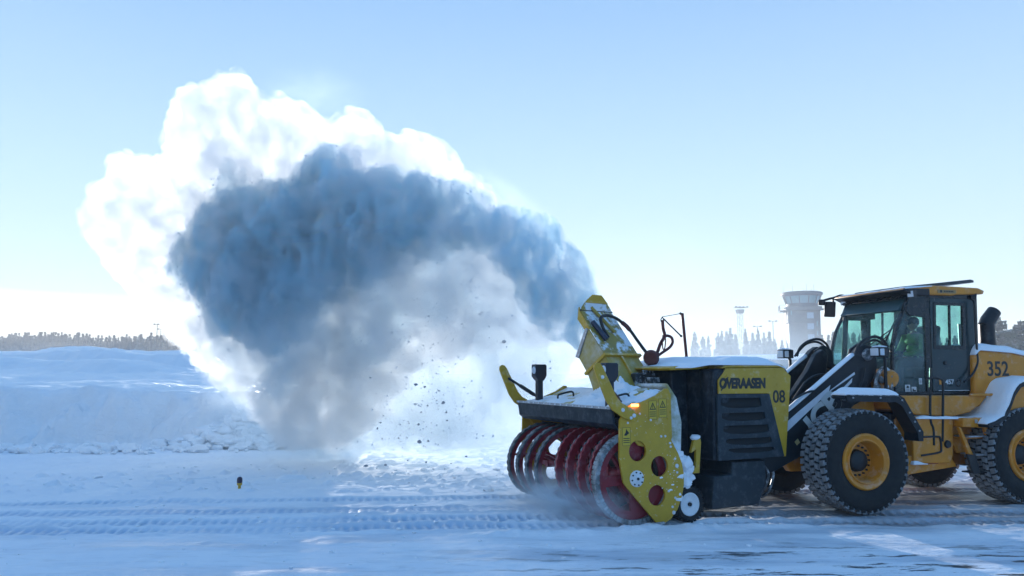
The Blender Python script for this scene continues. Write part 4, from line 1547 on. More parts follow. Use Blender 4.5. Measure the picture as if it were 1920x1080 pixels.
gn.links.new(gx2.outputs[0], go.inputs['Surface'])

LOA = Vector((5.22, 12.16, 0))
LRZ = R(17)
loader = empty('wheel_loader', LOA, LRZ)
tag(loader, 'orange and black wheel loader with glazed cab, numbered 352, pushing the blower', 'wheel loader')


def lpt(px, py, y):
    d = ray(px, py)
    o = Vector((0, 0, CAM_H)) - LOA
    ex, ey = Vector((math.cos(LRZ), math.sin(LRZ), 0)), Vector((-math.sin(LRZ), math.cos(LRZ), 0))
    t = (y - o.dot(ey)) / d.dot(ey)
    p = o + d * t
    return Vector((p.dot(ex), y, p.z))


# --- wheels
def wheel(x, y0, sg, zc=0.775):
    """sg = 1: outer face at y0 looking towards -y; -1: the far side's mirror image."""
    Yv = lambda d: y0 + sg * d
    c = (x, y0, zc)
    ax = (0, sg, 0)
    t = MB()
    t.lathe([(0.415, 0.07), (0.46, 0.035), (0.55, 0.012), (0.64, 0.008), (0.70, 0.022), (0.735, 0.05), (0.752, 0.10), (0.755, 0.31), (0.752, 0.52), (0.735, 0.57), (0.64, 0.615), (0.46, 0.60), (0.415, 0.56)], c, ax, 72, True)
    t.use(1)
    n = 42
    for col, (d, off, hw) in enumerate(((0.085, 0.0, .052), (0.198, 0.5, .050), (0.31, 0.12, .050), (0.422, 0.62, .050), (0.535, 0.1, .052))):
        for k in range(n):
            a = 2 * math.pi * (k + off) / n
            ca, sa = math.cos(a), math.sin(a)
            skew = (0.010, -0.008, 0.009, -0.009, 0.008)[col]
            r = 0.752 if col in (1, 2, 3) else 0.742
            t.obox((x + ca * r, Yv(d), zc + sa * r), (ca * 0.030, 0, sa * 0.030), (-sa * skew, hw * 0.9, ca * skew), (-sa * 0.040, 0, ca * 0.040))
    # shoulder lugs
    t.use(0)
    for k in range(n):
        a = 2 * math.pi * (k + .5) / n
        ca, sa = math.cos(a), math.sin(a)
        t.obox((x + ca * 0.725, Yv(0.035), zc + sa * 0.725), (ca * 0.022, 0, sa * 0.022), (0, 0.012, 0), (-sa * 0.034, 0, ca * 0.034))
    tyre = t.build('wheel', [rubber_m, tread_m], loader, ang=30)
    r_ = MB()
    r_.lathe([(0.42, 0.09), (0.425, 0.05), (0.412, 0.03), (0.395, 0.025), (0.36, 0.045), (0.335, 0.05), (0.322, 0.03), (0.31, 0.035), (0.305, 0.06), (0.285, 0.22), (0.27, 0.26), (0.17, 0.27)], c, ax, 56)
    r_.use(1)
    r_.lathe([(0.0005, 0.17), (0.12, 0.175), (0.155, 0.20), (0.165, 0.27), (0.19, 0.28)], c, ax, 36)
    for k in range(18):
        a = 2 * math.pi * k / 18
        r_.lathe([(0.0005, 0.235), (0.014, 0.235), (0.015, 0.265)], (x + 0.222 * math.cos(a), y0, zc + 0.222 * math.sin(a)), ax, 8)
    r_.build('rim', [org_m, black_m], tyre)
    return tyre


for x in (0.13, 3.32):
    wheel(x, 0.0, 1)
    wheel(x, 2.66, -1)

# --- frames
f = MB()
f.prism([(-0.55, 0.55), (-0.75, 0.85), (-0.45, 1.25), (0.15, 1.75), (0.55, 2.0), (1.0, 2.05), (1.12, 1.6), (1.25, 0.7), (1.1, 0.55)], 0.95, 1.10)
f.prism([(-0.55, 0.55), (-0.75, 0.85), (-0.45, 1.25), (0.15, 1.75), (0.55, 2.0), (1.0, 2.05), (1.12, 1.6), (1.25, 0.7), (1.1, 0.55)], 1.56, 1.71)
f.box(-0.45, 1.05, 1.10, 1.56, 0.6, 1.35)
f.build('front_frame', org_m, loader, 0.02)
MB().lathe([(0.0005, -.95), (0.16, -.95), (0.20, -.5), (0.28, -.2), (0.30, .0), (0.28, .2), (0.20, .5), (0.16, .95), (0.0005, .95)], (0.13, 1.33, 0.775), (0, 1, 0), 24).build('front_axle', black_m, loader)
MB().lathe([(0.0005, -.95), (0.16, -.95), (0.20, -.5), (0.28, -.2), (0.30, .0), (0.28, .2), (0.20, .5), (0.16, .95), (0.0005, .95)], (3.32, 1.33, 0.775), (0, 1, 0), 24).build('rear_axle', black_m, loader)
rf = MB()
rf.prism([(1.34, 0.50), (1.30, 1.36), (2.2, 1.37), (2.5, 1.3), (2.3, 0.62), (2.1, 0.57)], 0.72, 1.0)
rf.box(1.45, 4.9, 1.0, 1.7, 0.55, 1.6)
rear = rf.build('rear_frame', org_m, loader, 0.015)
# tank panel with the black recess frame, step ladder and battery box
tp = MB()
tp.prism([(1.30, 0.68), (1.33, 1.42), (2.14, 1.38), (2.10, 0.78), (2.02, 0.66)], 0.36, 0.74)
panel = tp.build('tank_panel', org_m, loader, 0.018)
tp2 = MB().prism([(1.20, 0.50), (1.24, 0.80), (2.06, 0.80), (2.20, 0.60)], 0.40, 0.74).build('lower_tank', org_m, loader, 0.015)
MB().tube(spline([(1.43, .355, 1.09), (1.78, .35, 1.09), (1.84, .35, 1.06), (1.85, .35, .90), (1.80, .35, .84), (1.45, .355, .80)], 30), 0.016, 8).build('panel_handle', black_m, panel)
MB().lathe([(0.0005, -.03), (.055, -.03), (.065, 0), (.065, .03)], (1.985, 0.36, .965), (0, 1, 0), 24).build('filler_cap', black_m, panel)
sl = MB()
sl.box(1.28, 1.82, 0.395, 0.42, 0.655, 0.675)
sl.build('tank_strip', tail_m, tp2, 0.004)
heap('snow_on_strip', 1.27, 1.55, 0.33, 0.42, lambda X, Y: 0.675 + 0 * X, lambda X, Y: 0.05 * sstep(1.55, 1.32, X), tp2, 14, 8)
heap('snow_on_panel', 1.36, 2.62, 0.30, 0.74, lambda X, Y: 1.395 - 0.02 * (X - 1.3), lambda X, Y: 0.025 + 0.012 * fbm(X * 5, Y * 5, 0, 2, 7), panel, 40, 14)
bx = MB()
bx.prism([(2.16, 1.24), (2.18, 1.385), (2.72, 1.385), (2.70, 1.22)], 0.20, 0.7)
bat = bx.build('battery_box', org_m, loader, 0.02)
for k in range(2):
    MB().box(2.40 + .17 * k, 2.45 + .17 * k, 0.185, 0.2, 1.30, 1.36).build('latch', steel_m, bat, 0.004)
st = MB()
st.prism([(2.10, 1.24), (2.14, 1.24), (2.36, 0.80), (2.36, 0.76), (2.28, 0.76)], 0.22, 0.28)
st.prism([(2.62, 1.24), (2.68, 1.24), (2.78, 0.80), (2.70, 0.78)], 0.22, 0.28)
st.prism([(2.12, 1.24), (2.66, 1.24), (2.76, 0.8), (2.34, 0.8)], 0.52, 0.56)
st.box(2.2, 2.72, 0.26, 0.52, 1.05, 1.075)
lad = st.build('step_ladder', org_m, loader, 0.008)
MB().box(2.27, 2.66, 0.20, 0.50, 1.075, 1.10).build('step_tread', steel_m, lad, 0.006)
MB().box(2.38, 2.80, 0.18, 0.50, 0.785, 0.81).build('step_tread', steel_m, lad, 0.006)
ls = MB()
ls.prism([(2.18, 0.82), (2.36, 0.80), (2.44, 0.50), (2.28, 0.51)], 0.17, 0.21)
ls.prism([(2.70, 0.78), (2.80, 0.78), (2.82, 0.52), (2.72, 0.50)], 0.17, 0.21)
ls.box(2.34, 2.74, 0.19, 0.46, 0.50, 0.525)
ls.build('rubber_step', black_m, lad, 0.01)

# --- platform under the cab
pf_ = MB()
pf_.prism([(1.16, 1.52), (1.14, 1.745), (2.95, 1.735), (2.80, 1.60), (2.55, 1.46), (2.2, 1.40), (1.45, 1.44)], 0.42, 2.25)
plat = pf_.build('cab_platform', org_m, loader, 0.02)
MB().tube(spline([(2.55, .40, 1.745), (2.95, .36, 1.75), (3.12, .34, 1.73), (3.15, .33, 1.69), (3.02, .33, 1.66), (3.0, .33, 1.60), (3.05, .33, 1.44)], 30), 0.022, 8).build('grab_rail', org_m, plat)
MB().prism([(1.25, 0.75), (1.22, 1.45), (1.55, 1.45), (1.45, 0.75)], 0.74, 1.9).build('articulation_cover', black_m, loader, 0.02)

# --- front fenders
fen = [(-0.24, 1.74), (-0.20, 1.783), (0.76, 1.765), (0.84, 1.72), (1.17, 1.20), (1.16, 1.06), (1.10, 1.06), (1.11, 1.18), (0.80, 1.66), (0.74, 1.70), (-0.20, 1.71)]
for y0, y1, yl in ((0.02, 0.32, 0.0), (2.34, 2.64, 2.645)):
    fn = MB()
    fn.prism(fen, y0, y1)
    fn.prism([(-0.22, 1.784), (0.76, 1.765), (0.85, 1.72), (1.18, 1.20), (1.17, 1.06), (1.09, 1.06), (1.07, 1.19), (0.80, 1.60), (0.70, 1.66), (-0.20, 1.68)], yl, yl + .02)
    fn.use(1)
    for x, z in ((.80, 1.69), (.93, 1.50), (1.02, 1.36), (1.10, 1.22), (-.1, 1.735), (.4, 1.73)):
        fn.lathe([(0.0005, -.012), (.014, -.012), (.016, 0)], (x, yl, z), (0, 1, 0), 10)
    fe = fn.build('front_fender', [lblk_m, steel_m], loader, 0.0)
    heap('snow_on_fender', -0.24, 0.84, y0 - .02, y1, lambda X, Y: 1.787 - 0.02 * (X + .34) - 0.10 * sstep(.72, .86, X), lambda X, Y: 0.085 * (0.4 + .6 * sstep(-.24, -.02, X)) * sstep(.88, .5, X) * (1 + .12 * fbm(X * 3, Y * 3, 0, 2, 3)) + .015, fe, 50, 26)

# --- rear fenders and engine hood
for y0, y1 in ((0.0, 0.86), (1.80, 2.66)):
    path = [(2.46, 1.30), (2.62, 1.34), (2.82, 1.42), (2.94, 1.60), (3.05, 1.80), (3.18, 1.93), (3.42, 1.99), (4.2, 2.0)]
    low = [(a + .015, b_ - .06) for a, b_ in path]
    rfn = MB().prism(path + low[::-1], y0, y1).build('rear_fender', lblk_m, loader, 0.006)
    MB().prism([(2.95, 1.36), (3.04, 1.72), (3.20, 1.90), (3.5, 1.95), (4.3, 1.95), (4.3, 1.52), (3.4, 1.52)], y0 + .10 if y0 < 1 else y1 - .12, y0 + .12 if y0 < 1 else y1 - .10).build('fender_side', org_m, rfn, 0.01)
    # blown snow plastered over the fender
    ps = spline([(a, 0, b_) for a, b_ in path], 60)
    ny = 26
    vs = []
    for k, p in enumerate(ps):
        q = ps[min(k + 1, len(ps) - 1)] - ps[max(k - 1, 0)]
        nrm_ = Vector((-q.z, 0, q.x)).normalized()
        for j in range(ny):
            v = j / (ny - 1)
            y = y0 + .015 + (y1 - y0 - .02) * v
            edge_ = min(1, min(v, 1 - v) * 7) ** .5 * min(1, k / 4)
            h = (0.03 + 0.035 * (0.5 + 0.5 * mnoise.noise(Vector((p.x * 2.2, y * 2.2, p.z * 2.2)))) + .02 * max(0, mnoise.noise(Vector((p.x * 6, y * 2, p.z * 6))))) * edge_
            vs.append(Vector((p.x, y, p.z)) + nrm_ * (h + .001))
    n0 = len(vs)
    m_ = MB()
    under = [Vector((ps[k].x, y0 + .015 + (y1 - y0 - .02) * j / (ny - 1), ps[k].z - .01)) for k in range(len(ps)) for j in range(ny)]
    fs = []
    for k in range(len(ps) - 1):
        for j in range(ny - 1):
            a = k * ny + j
            fs.append((a, a + 1, a + ny + 1, a + ny))
            fs.append((a + n0, a + ny + n0, a + ny + 1 + n0, a + 1 + n0))
    for j in range(ny - 1):
        fs.append((j, j + n0, j + 1 + n0, j + 1))
        a = (len(ps) - 1) * ny + j
        fs.append((a, a + 1, a + 1 + n0, a + n0))
    for k in range(len(ps) - 1):
        a = k * ny
        fs.append((a, a + ny, a + ny + n0, a + n0))
        a = k * ny + ny - 1
        fs.append((a, a + n0, a + ny + n0, a + ny))
    m_.add(vs + under, fs)
    m_.build('snow_on_fender', snow_cap_m, rfn, ang=180)
hd = MB()
hd.prism([(2.76, 1.60), (2.80, 2.42), (2.90, 2.50), (3.6, 2.46), (4.6, 2.30), (4.75, 2.2), (4.75, 1.3), (3.2, 1.3)], 0.50, 2.16)
lhood = hd.build('engine_hood', org_m, loader, 0.05, seg=3)
heap('snow_on_hood', 2.80, 4.7, 0.47, 2.18, lambda X, Y: np.where(X < 2.9, 2.42 + (X - 2.8) * .8, np.where(X < 3.6, 2.50 - .057 * (X - 2.9), 2.46 - .16 * (X - 3.6))), lambda X, Y: 0.10 + 0.025 * fbm(X * 2, Y * 2, 0, 3, 5), lhood, 50, 50)
text_mesh('352', 0.345, ink_m, 'number_lettering', lhood, (3.285, 0.4985, 2.165), off=0.006, sx=0.93)
ex = MB()
e0 = Vector((3.98, 1.30, 2.35))
pts = [e0, e0 + Vector((0, 0, .38)), e0 + Vector((0.0, 0, .64)), e0 + Vector((.05, 0, .76)), e0 + Vector((.16, 0, .88)), e0 + Vector((.20, 0, .92))]
ex.tube([pts[0], pts[1], pts[2]], [.17, .135, .135], 20)
ex.tube([e0 + Vector((-.03, 0, .60)), e0 + Vector((.03, 0, .70)), e0 + Vector((.20, 0, .88))], [.125, .13, .12], 20)
exo = ex.build('exhaust_stack', lblk_m, loader)
MB().tube([(3.62, 1.5, 2.3), (3.62, 1.5, 3.0)], .07, 12).build('air_intake', tail_m, loader)

# --- cab
pillars = MB()


def bar(mb, a, b_, wx, wy):
    a, b_ = Vector(a), Vector(b_)
    vs = [p + Vector((i * wx, j * wy, 0)) for p in (a, b_) for i, j in ((-1, -1), (1, -1), (1, 1), (-1, 1))]
    mb.add(vs, [(3, 2, 1, 0), (4, 5, 6, 7), (0, 1, 5, 4), (1, 2, 6, 5), (2, 3, 7, 6), (3, 0, 4, 7)])


CY0, CY1 = 0.60, 2.12
apil = [(1.26, 1.76), (1.22, 2.1), (1.23, 2.5), (1.34, 2.85), (1.50, 3.12), (1.62, 3.38)]
for y in (CY0 + .03, CY1 - .03):
    for (xa, za), (xb, zb) in zip(apil, apil[1:]):
        bar(pillars, (xa, y, za), (xb, y, zb), .022, .03)
    bar(pillars, (1.93, y, 1.76), (1.97, y, 3.40), .055, .03)
    bar(pillars, (2.92, y, 1.76), (2.98, y, 3.40), .06, .03)
    pillars.box(1.24, 2.96, y - .028, y + .028, 1.745, 1.80)
pillars.box(1.24, 1.30, CY0 + .04, CY1 - .04, 1.745, 1.80)
pillars.box(2.90, 2.96, CY0 + .04, CY1 - .04, 1.745, 2.30)
pillars.prism([(1.50, 3.34), (1.62, 3.44), (3.04, 3.44), (3.04, 3.34)], CY0, CY1)
pillars.box(1.28, 2.92, CY0 + .06, CY1 - .06, 1.75, 1.785)
cab = pillars.build('cab_frame', cab_m, loader, 0.008)
# upper corner cowls seen over the glass
MB().prism([(1.52, 3.12), (1.60, 3.40), (1.95, 3.40), (1.93, 3.02), (1.60, 3.05)], CY0 - .01, CY0 + .03).build('corner_cowl', cab_m, cab, 0.01)
vz = MB()
vz.prism([(1.42, 3.14), (1.48, 3.12), (1.70, 3.34), (1.60, 3.36)], CY0 + .06, CY1 - .06)
vz.build('sun_visor', mat('visor_teal', (0.02, 0.06, 0.07), .3), cab, 0.008)
# glass
gl = MB()
for i in range(len(apil) - 1):
    (xa, za), (xb, zb) = apil[i], apil[i + 1]
    bow = 0.0
    gl.add([(xa - .012, CY0 + .05, za), (xa - .012, CY1 - .05, za), (xb - .012, CY1 - .05, zb), (xb - .012, CY0 + .05, zb), (xa - .006, CY0 + .05, za), (xa - .006, CY1 - .05, za), (xb - .006, CY1 - .05, zb), (xb - .006, CY0 + .05, zb)],
           [(0, 1, 2, 3), (7, 6, 5, 4)])
gl.build('windscreen', glass_m, cab)
for y in (CY0 + .03, CY1 - .03):
    MB().prism([(a + .02, b_) for a, b_ in apil] + [(1.91, 3.38), (1.89, 1.8)], y - .003, y + .003).build('quarter_glass', glass_m, cab)
MB().box(2.935, 2.941, CY0 + .06, CY1 - .06, 2.3, 3.34).build('rear_window', glass_m, cab)
# doors
for y0, sg in ((CY0 - .012, 1), (CY1 + .012, -1)):
    WH = [(2.09, 2.56), (2.66, 2.56), (2.70, 3.24), (2.13, 3.24)]
    ya, yb = sorted((y0, y0 + sg * .045))
    d = MB().prism([(1.985, 1.80), (2.90, 1.80), (2.955, 3.36), (2.025, 3.36)], ya, yb, [WH])
    dr = d.build('cab_door', door_m, cab, 0.008)
    fr_ = MB()
    ya2, yb2 = sorted((y0 - sg * .012, y0 + sg * .02))
    fr_.prism([(2.045, 2.50), (2.72, 2.50), (2.755, 3.285), (2.085, 3.285)], ya2, yb2, [[(2.095, 2.565), (2.655, 2.565), (2.695, 3.235), (2.135, 3.235)]])
    fr_.prism([(2.37, 2.565), (2.405, 2.565), (2.44, 3.235), (2.405, 3.235)], ya2, yb2)
    fr_.build('window_frame', cab_m, dr, 0.005)
    MB().prism([(2.095, 2.565), (2.655, 2.565), (2.695, 3.235), (2.135, 3.235)], y0 + sg * .02, y0 + sg * .026).build('window_pane', glass_m, dr)
    if sg == 1:
        lk = MB().lathe([(0.0005, -.02), (.03, -.02), (.035, 0)], (2.26, y0, 2.27), (0, 1, 0), 16)
        lk.box(2.30, 2.38, y0 - .006, y0, 2.235, 2.25)
        lk.build('door_lock', black_m, dr)
        text_mesh('457', 0.108, stk_m, 'model_lettering', dr, (2.335, y0 - .003, 1.955), off=0.003, sx=1.1)
        MB().box(2.12, 2.19, y0 - .004, y0, 1.915, 1.995).build('orange_badge', org_m, dr, 0.002)
        MB().box(2.10, 2.74, y0 - .003, y0, 1.812, 1.822).build('sill_strip', stk_m, dr)
sk = MB()
sk.box(1.455, 1.555, CY0 + .020, CY0 + .026, 1.79, 1.915)
sk.use(1)
sk.prism([(1.475, 1.86), (1.535, 1.86), (1.52, 1.895), (1.49, 1.90)], CY0 + .018, CY0 + .020)
for z in (1.81, 1.825, 1.84):
    sk.box(1.47, 1.54, CY0 + .018, CY0 + .020, z, z + .005)
sk.build('glass_sticker', [stk_m, ink_m], cab)
sk = MB()
sk.box(1.585, 1.68, CY0 + .020, CY0 + .026, 1.79, 1.88)
sk.use(1)
sk.prism([(1.60, 1.805), (1.665, 1.805), (1.665, 1.83), (1.625, 1.83), (1.625, 1.85), (1.60, 1.85)], CY0 + .018, CY0 + .020)
sk.build('glass_sticker', [stk_m, ink_m], cab)
sk = MB()
sk.box(1.74, 1.80, CY0 + .020, CY0 + .026, 1.92, 2.02)
sk.use(1)
for z in (1.94, 1.96, 1.985):
    sk.box(1.75, 1.79, CY0 + .018, CY0 + .020, z, z + .008)
sk.build('glass_sticker', [stk_m, ink_m], cab)
# roof, roof panel, work lamps
rfm = MB()
rfm.prism([(1.50, 3.44), (1.42, 3.47), (1.46, 3.50), (2.0, 3.56), (3.0, 3.545), (3.13, 3.50), (3.10, 3.44), (2.55, 3.42), (2.45, 3.40), (1.95, 3.40)], 0.52, 2.22)
roof = rfm.build('cab_roof', org_m, cab, 0.02)
rd = MB()
rd.prism([(1.42, 3.46), (1.44, 3.485), (1.95, 3.50), (1.95, 3.385), (1.60, 3.385)], 0.505, 2.235)
rd.build('roof_front', lblk_m, roof, 0.01)
rb_ = MB()
rb_.box(2.12, 2.50, 0.512, 0.519, 3.435, 3.49)
rb_.use(1)
rb_.lathe([(0.0005, -.002), (.024, -.002), (.024, 0)], (2.19, 0.512, 3.463), (0, 1, 0), 16)
for k in range(6):
    rb_.box(2.25 + .035 * k, 2.272 + .035 * k, 0.509, 0.512, 3.452, 3.476)
rb_.build('roof_badge', [mat('badge_brown', (0.30, 0.20, 0.08), .4), ink_m], roof)
heap('snow_on_roof', 1.46, 2.0, 0.50, 2.2, lambda X, Y: 3.497 + .10 * (X - 1.46), lambda X, Y: 0.022 + .008 * fbm(X * 5, Y * 5, 0, 2, 4), roof, 20, 40)
rp = MB()
rp.prism([(1.66, 3.53), (1.68, 3.56), (2.6, 3.665), (3.20, 3.735), (3.27, 3.72), (3.26, 3.68), (2.6, 3.615)], 0.85, 1.95)
rp.box(2.3, 2.55, 1.2, 1.6, 3.53, 3.64)
rp.build('roof_panel', mat('roof_panel_navy', (0.02, 0.035, 0.05), .35, noise=.25), roof, 0.008)


def work_lamp(px, py, y, parent, w=.06, facing=(-1, -.25, -.12)):
    c = lpt(px, py, y)
    fx = Vector(facing).normalized()
    sd = fx.cross(Vector((0, 0, 1))).normalized()
    up = sd.cross(fx)
    lb = MB()
    lb.obox(c - fx * .04, fx * .04, sd * w, up * w)
    lb.use(1)
    lb.obox(c + fx * .003, fx * .004, sd * (w - .01), up * (w - .01))
    return lb.build('work_lamp', [lblk_m, lens_m], parent)


for px, py, y in ((1581, 566, 2.12), (1592, 562, 2.0), (1665, 556, 1.05), (1683, 555, .86), (1707, 551, .52)):
    work_lamp(px, py, y, cab)
work_lamp(1829, 557, .56, cab, .05, (.9, -.5, -.1))
# far mirror on its bracket
mm = MB()
mm.tube(spline([lpt(1592, 560, 2.2), lpt(1578, 554, 2.3), lpt(1565, 558, 2.4), lpt(1556, 560, 2.42), lpt(1545, 563, 2.45)], 24), 0.022, 8)
mm.tube(spline([lpt(1590, 566, 2.2), lpt(1582, 572, 2.25), lpt(1578, 560, 2.3)], 12), 0.018, 8)
mm.tube([lpt(1562, 560, 2.4), lpt(1562, 572, 2.4)], .02, 8)
mir = mm.build('mirror_bracket', black_m, cab)
m2 = MB()
cmid, ctop = lpt(1556, 580, 2.42), lpt(1561, 565, 2.42)
fx = Vector((-.75, -.65, 0)).normalized()
upv = (Vector((.10, 0, 1))).normalized()
sdv = fx.cross(upv)
m2.obox(cmid, fx * .03, sdv * .10, upv * .145)
m2.build('mirror', lblk_m, mir, 0.02)
m3 = MB()
m3.obox(lpt(1541, 567, 2.45), fx * .04, sdv * .06, upv * .055)
m3.build('mirror', lblk_m, mir, 0.02)
# wiper
wp = MB()
wp.tube([(1.56, .72, 3.12), (1.40, .74, 2.92), (1.20, .78, 2.55)], .016, 8)
wp.tube([(1.36, .74, 2.84), (1.17, .95, 2.62), (1.16, 1.1, 2.56)], .010, 6)
wp.tube([(1.30, .745, 2.74), (1.16, 1.0, 2.5)], .010, 6)
wp.build('wiper', black_m, cab)
# rails
for pts in ([(1745, 690), (1744, 760), (1745, 790), (1750, 805), (1751, 835)], [(1737, 712), (1748, 708), (1762, 710), (1768, 718), (1768, 760), (1767, 828)]):
    MB().tube(spline([lpt(x, y, .36) for x, y in pts], 30), 0.020, 8).build('hand_rail', black_m, plat)
MB().tube(spline([lpt(x, y, .50) for x, y in [(1823, 562), (1827, 570), (1829, 610), (1832, 660), (1833, 678), (1829, 692), (1820, 706), (1808, 716)]], 36), 0.018, 8).build('hand_rail', black_m, plat)
rg = MB().lathe([(.05, -.012), (.062, 0), (.05, .012), (.04, 0)], lpt(1797, 718, .50), (0, 1, .1), 24, True)
rg.build('rail_ring', black_m, plat)

# interior: seat, console, steering wheel
it = MB()
it.box(2.10, 2.60, 1.10, 1.62, 2.02, 2.20)
it.prism([(2.52, 2.15), (2.64, 2.18), (2.78, 2.92), (2.66, 2.95)], 1.12, 1.60)
it.box(2.15, 2.5, 1.15, 1.55, 1.79, 2.02)
it.build('seat', trim_m, cab, 0.04)
cs_ = MB()
cs_.prism([(1.40, 1.79), (1.45, 2.30), (1.60, 2.36), (1.75, 1.79)], 1.20, 1.50)
cs_.tube([(1.58, 1.35, 2.32), (1.72, 1.35, 2.46)], .03, 10)
cs_.box(2.1, 2.7, 1.66, 1.85, 1.79, 2.35)
cs_.tube([(1.36, CY1 - .12, 1.8), (1.5, CY1 - .12, 3.2)], .05, 8)
cs_.box(1.48, 1.75, 1.55, 1.95, 3.05, 3.22)
cs_.build('console', trim_m, cab, 0.01)
MB().lathe([(.19, -.012), (.205, 0), (.19, .012), (.178, 0)], (1.73, 1.35, 2.47), (-.55, 0, .8), 32, True).build('steering_wheel', black_m, cab)

# --- lift arms with the maker's letters, white wedge and lying snow
BOOM = [(-1.75, 0.50), (-1.75, 0.78), (-1.2, 1.22), (-0.62, 1.60), (0.53, 2.40), (0.62, 2.50), (0.74, 2.57), (0.88, 2.54), (0.96, 2.42), (0.98, 2.20), (0.86, 1.98), (0.49, 1.60), (0.10, 1.22), (-0.3, 0.92), (-1.0, 0.62), (-1.55, 0.42)]
for y0, y1 in ((0.68, 0.80), (1.86, 1.98)):
    bo = MB().prism(BOOM, y0, y1).build('lift_arm', lblk_m, loader, 0.012)
    near = y0 < 1
    yf = y0 - .002
    tp_ = MB()
    for (xa, za), (xb, zb) in zip(BOOM[2:4], BOOM[3:5]):
        n_ = 16
        vs = []
        for k in range(n_ + 1):
            t = k / n_
            x, z = xa + (xb - xa) * t, za + (zb - za) * t
            h = .030 + .014 * mnoise.noise(Vector((x * 3, y0 * 3, 1)))
            for dy, dz in ((-.005, -.012), (.012, h * .7), (.06, h), (y1 - y0 - .012, h * .7), (y1 - y0 + .005, -.012)):
                vs.append((x, y0 + dy, z + dz))
        fs = [(k * 5 + j, k * 5 + j + 1, k * 5 + j + 6, k * 5 + j + 5) for k in range(n_) for j in range(4)] + [(k * 5, k * 5 + 5, k * 5 + 9, k * 5 + 4) for k in range(n_)] + [(0, 1, 2, 3, 4), tuple(n_ * 5 + j for j in (4, 3, 2, 1, 0))]
        tp_.add(vs, fs)
    tp_.build('snow_on_arm', snow_cap_m, bo, ang=180)
    pv = MB()
    for x, z, r in ((.78, 2.40, .10), (.30, 1.72, .06)):
        pv.lathe([(0.0005, -.05), (r * .8, -.05), (r, -.03), (r, 0)], (x, y0, z), (0, 1, 0), 24)
    pv.build('pivot_pin', frosted('rimed_pin', (.10, .11, .12), .4, frost=.6, scale=8), bo)
    if near:
        ww = MB()
        for pl_ in ([(1470, 815), (1472, 794), (1498, 771), (1557, 722), (1554, 735)], [(1554, 735.5), (1557, 731.5), (1602, 697.5), (1603, 702)], [(1574, 741), (1578, 730), (1598, 709), (1597, 717)]):
            ww.prism([(q.x, q.z) for q in (lpt(a_, b_, yf) for a_, b_ in pl_)], yf - .002, y0)
        ww.build('white_wedge', wht_m, bo)
        a = math.atan2(0.57, 0.62)
        u = Vector((math.cos(a), 0, math.sin(a)))
        lg = text_mesh('JCB', 0.44, logo_m, 'maker_lettering', bo, (-0.10, yf - .002, 1.475), (math.pi / 2, 0, 0), off=0.02, sx=1.0, space=0.95)
        lg.rotation_euler = (Matrix.Rotation(-a, 3, 'Y') @ Matrix.Rotation(math.pi / 2, 3, 'X')).to_euler()
        lg.scale = (1.16, 1.04, 1)
        MB().prism([(-.66, 1.04), (-.60, 1.09), (-.56, 1.03), (-.62, .985)], yf - .003, y0).build('square_badge', mat('badge_sand', (.35, .28, .12), .5), bo)
    # lift ram beside the arm
    yr = y0 + .26 if near else y1 - .26
    rm_ = MB().tube([(-0.55, yr, 1.12), (0.15, yr, 1.42)], .035, 12)
    rm_.use(1)
    rm_.tube([(0.10, yr, 1.40), (0.85, yr, 1.72)], .065, 16)
    rm_.build('lift_ram', [chrome_m, lblk_m], loader)
zl = MB()
zl.prism([(-0.6, 1.2), (-0.5, 1.5), (0.05, 2.15), (0.22, 2.42), (0.36, 2.50), (0.46, 2.40), (0.42, 2.18), (0.25, 1.75), (-.1, 1.2), (-.4, 1.05)], 1.22, 1.34)
zl.prism([(0.30, 2.30), (0.30, 2.42), (1.2, 2.05), (1.2, 1.92)], 1.36, 1.46)
link = zl.build('tilt_lever', lblk_m, loader, 0.012)
MB().tube([(-0.55, 1.28, 1.38), (0.40, 1.28, 2.44)], .04, 8).build('snow_on_lever', snow_cap_m, link)
# tower plates and cross tube
MB().prism([(0.45, 1.70), (0.62, 2.50), (0.80, 2.60), (0.96, 2.5), (1.02, 1.75)], 0.86, 0.92).build('tower_plate', lblk_m, loader, 0.01)
MB().prism([(0.45, 1.70), (0.62, 2.50), (0.80, 2.60), (0.96, 2.5), (1.02, 1.75)], 1.74, 1.80).build('tower_plate', lblk_m, loader, 0.01)
MB().tube([(-.55, .80, 1.32), (-.55, 1.86, 1.32)], .12, 18).build('cross_tube', lblk_m, loader)
MB().lathe([(0.0005, -.10), (.13, -.10), (.15, -.05), (.15, .05), (.13, .10), (0.0005, .10)], (1.15, .66, 2.02), (0, 1, .2), 24).build('hose_drum', org_m, loader)
for pts, y, r in (([(1494, 668), (1500, 652), (1515, 640), (1535, 636), (1550, 646), (1556, 665), (1558, 700)], 1.86, .022), ([(1490, 668), (1498, 658), (1512, 645), (1531, 641), (1545, 650), (1551, 668), (1552, 700)], 1.92, .020),
                  ([(1602, 664), (1612, 645), (1628, 634), (1645, 632), (1658, 640), (1664, 650)], .72, .024), ([(1604, 668), (1615, 650), (1630, 640), (1643, 638), (1655, 646), (1660, 656)], .76, .020),
                  ([(1480, 762), (1495, 738), (1512, 715), (1530, 704), (1548, 703), (1556, 712)], 1.0, .020), ([(1484, 752), (1500, 742), (1515, 735), (1528, 733)], .66, .018),
                  ([(1560, 740), (1572, 722), (1590, 712), (1600, 700)], .84, .016), ([(1622, 690), (1618, 712), (1612, 728), (1620, 730), (1626, 716)], .64, .014)):
    MB().tube(spline([lpt(a, b_, y) for a, b_ in pts], 40), r, 8).build('hydraulic_hose', hose_m, loader)
gb_ = MB()
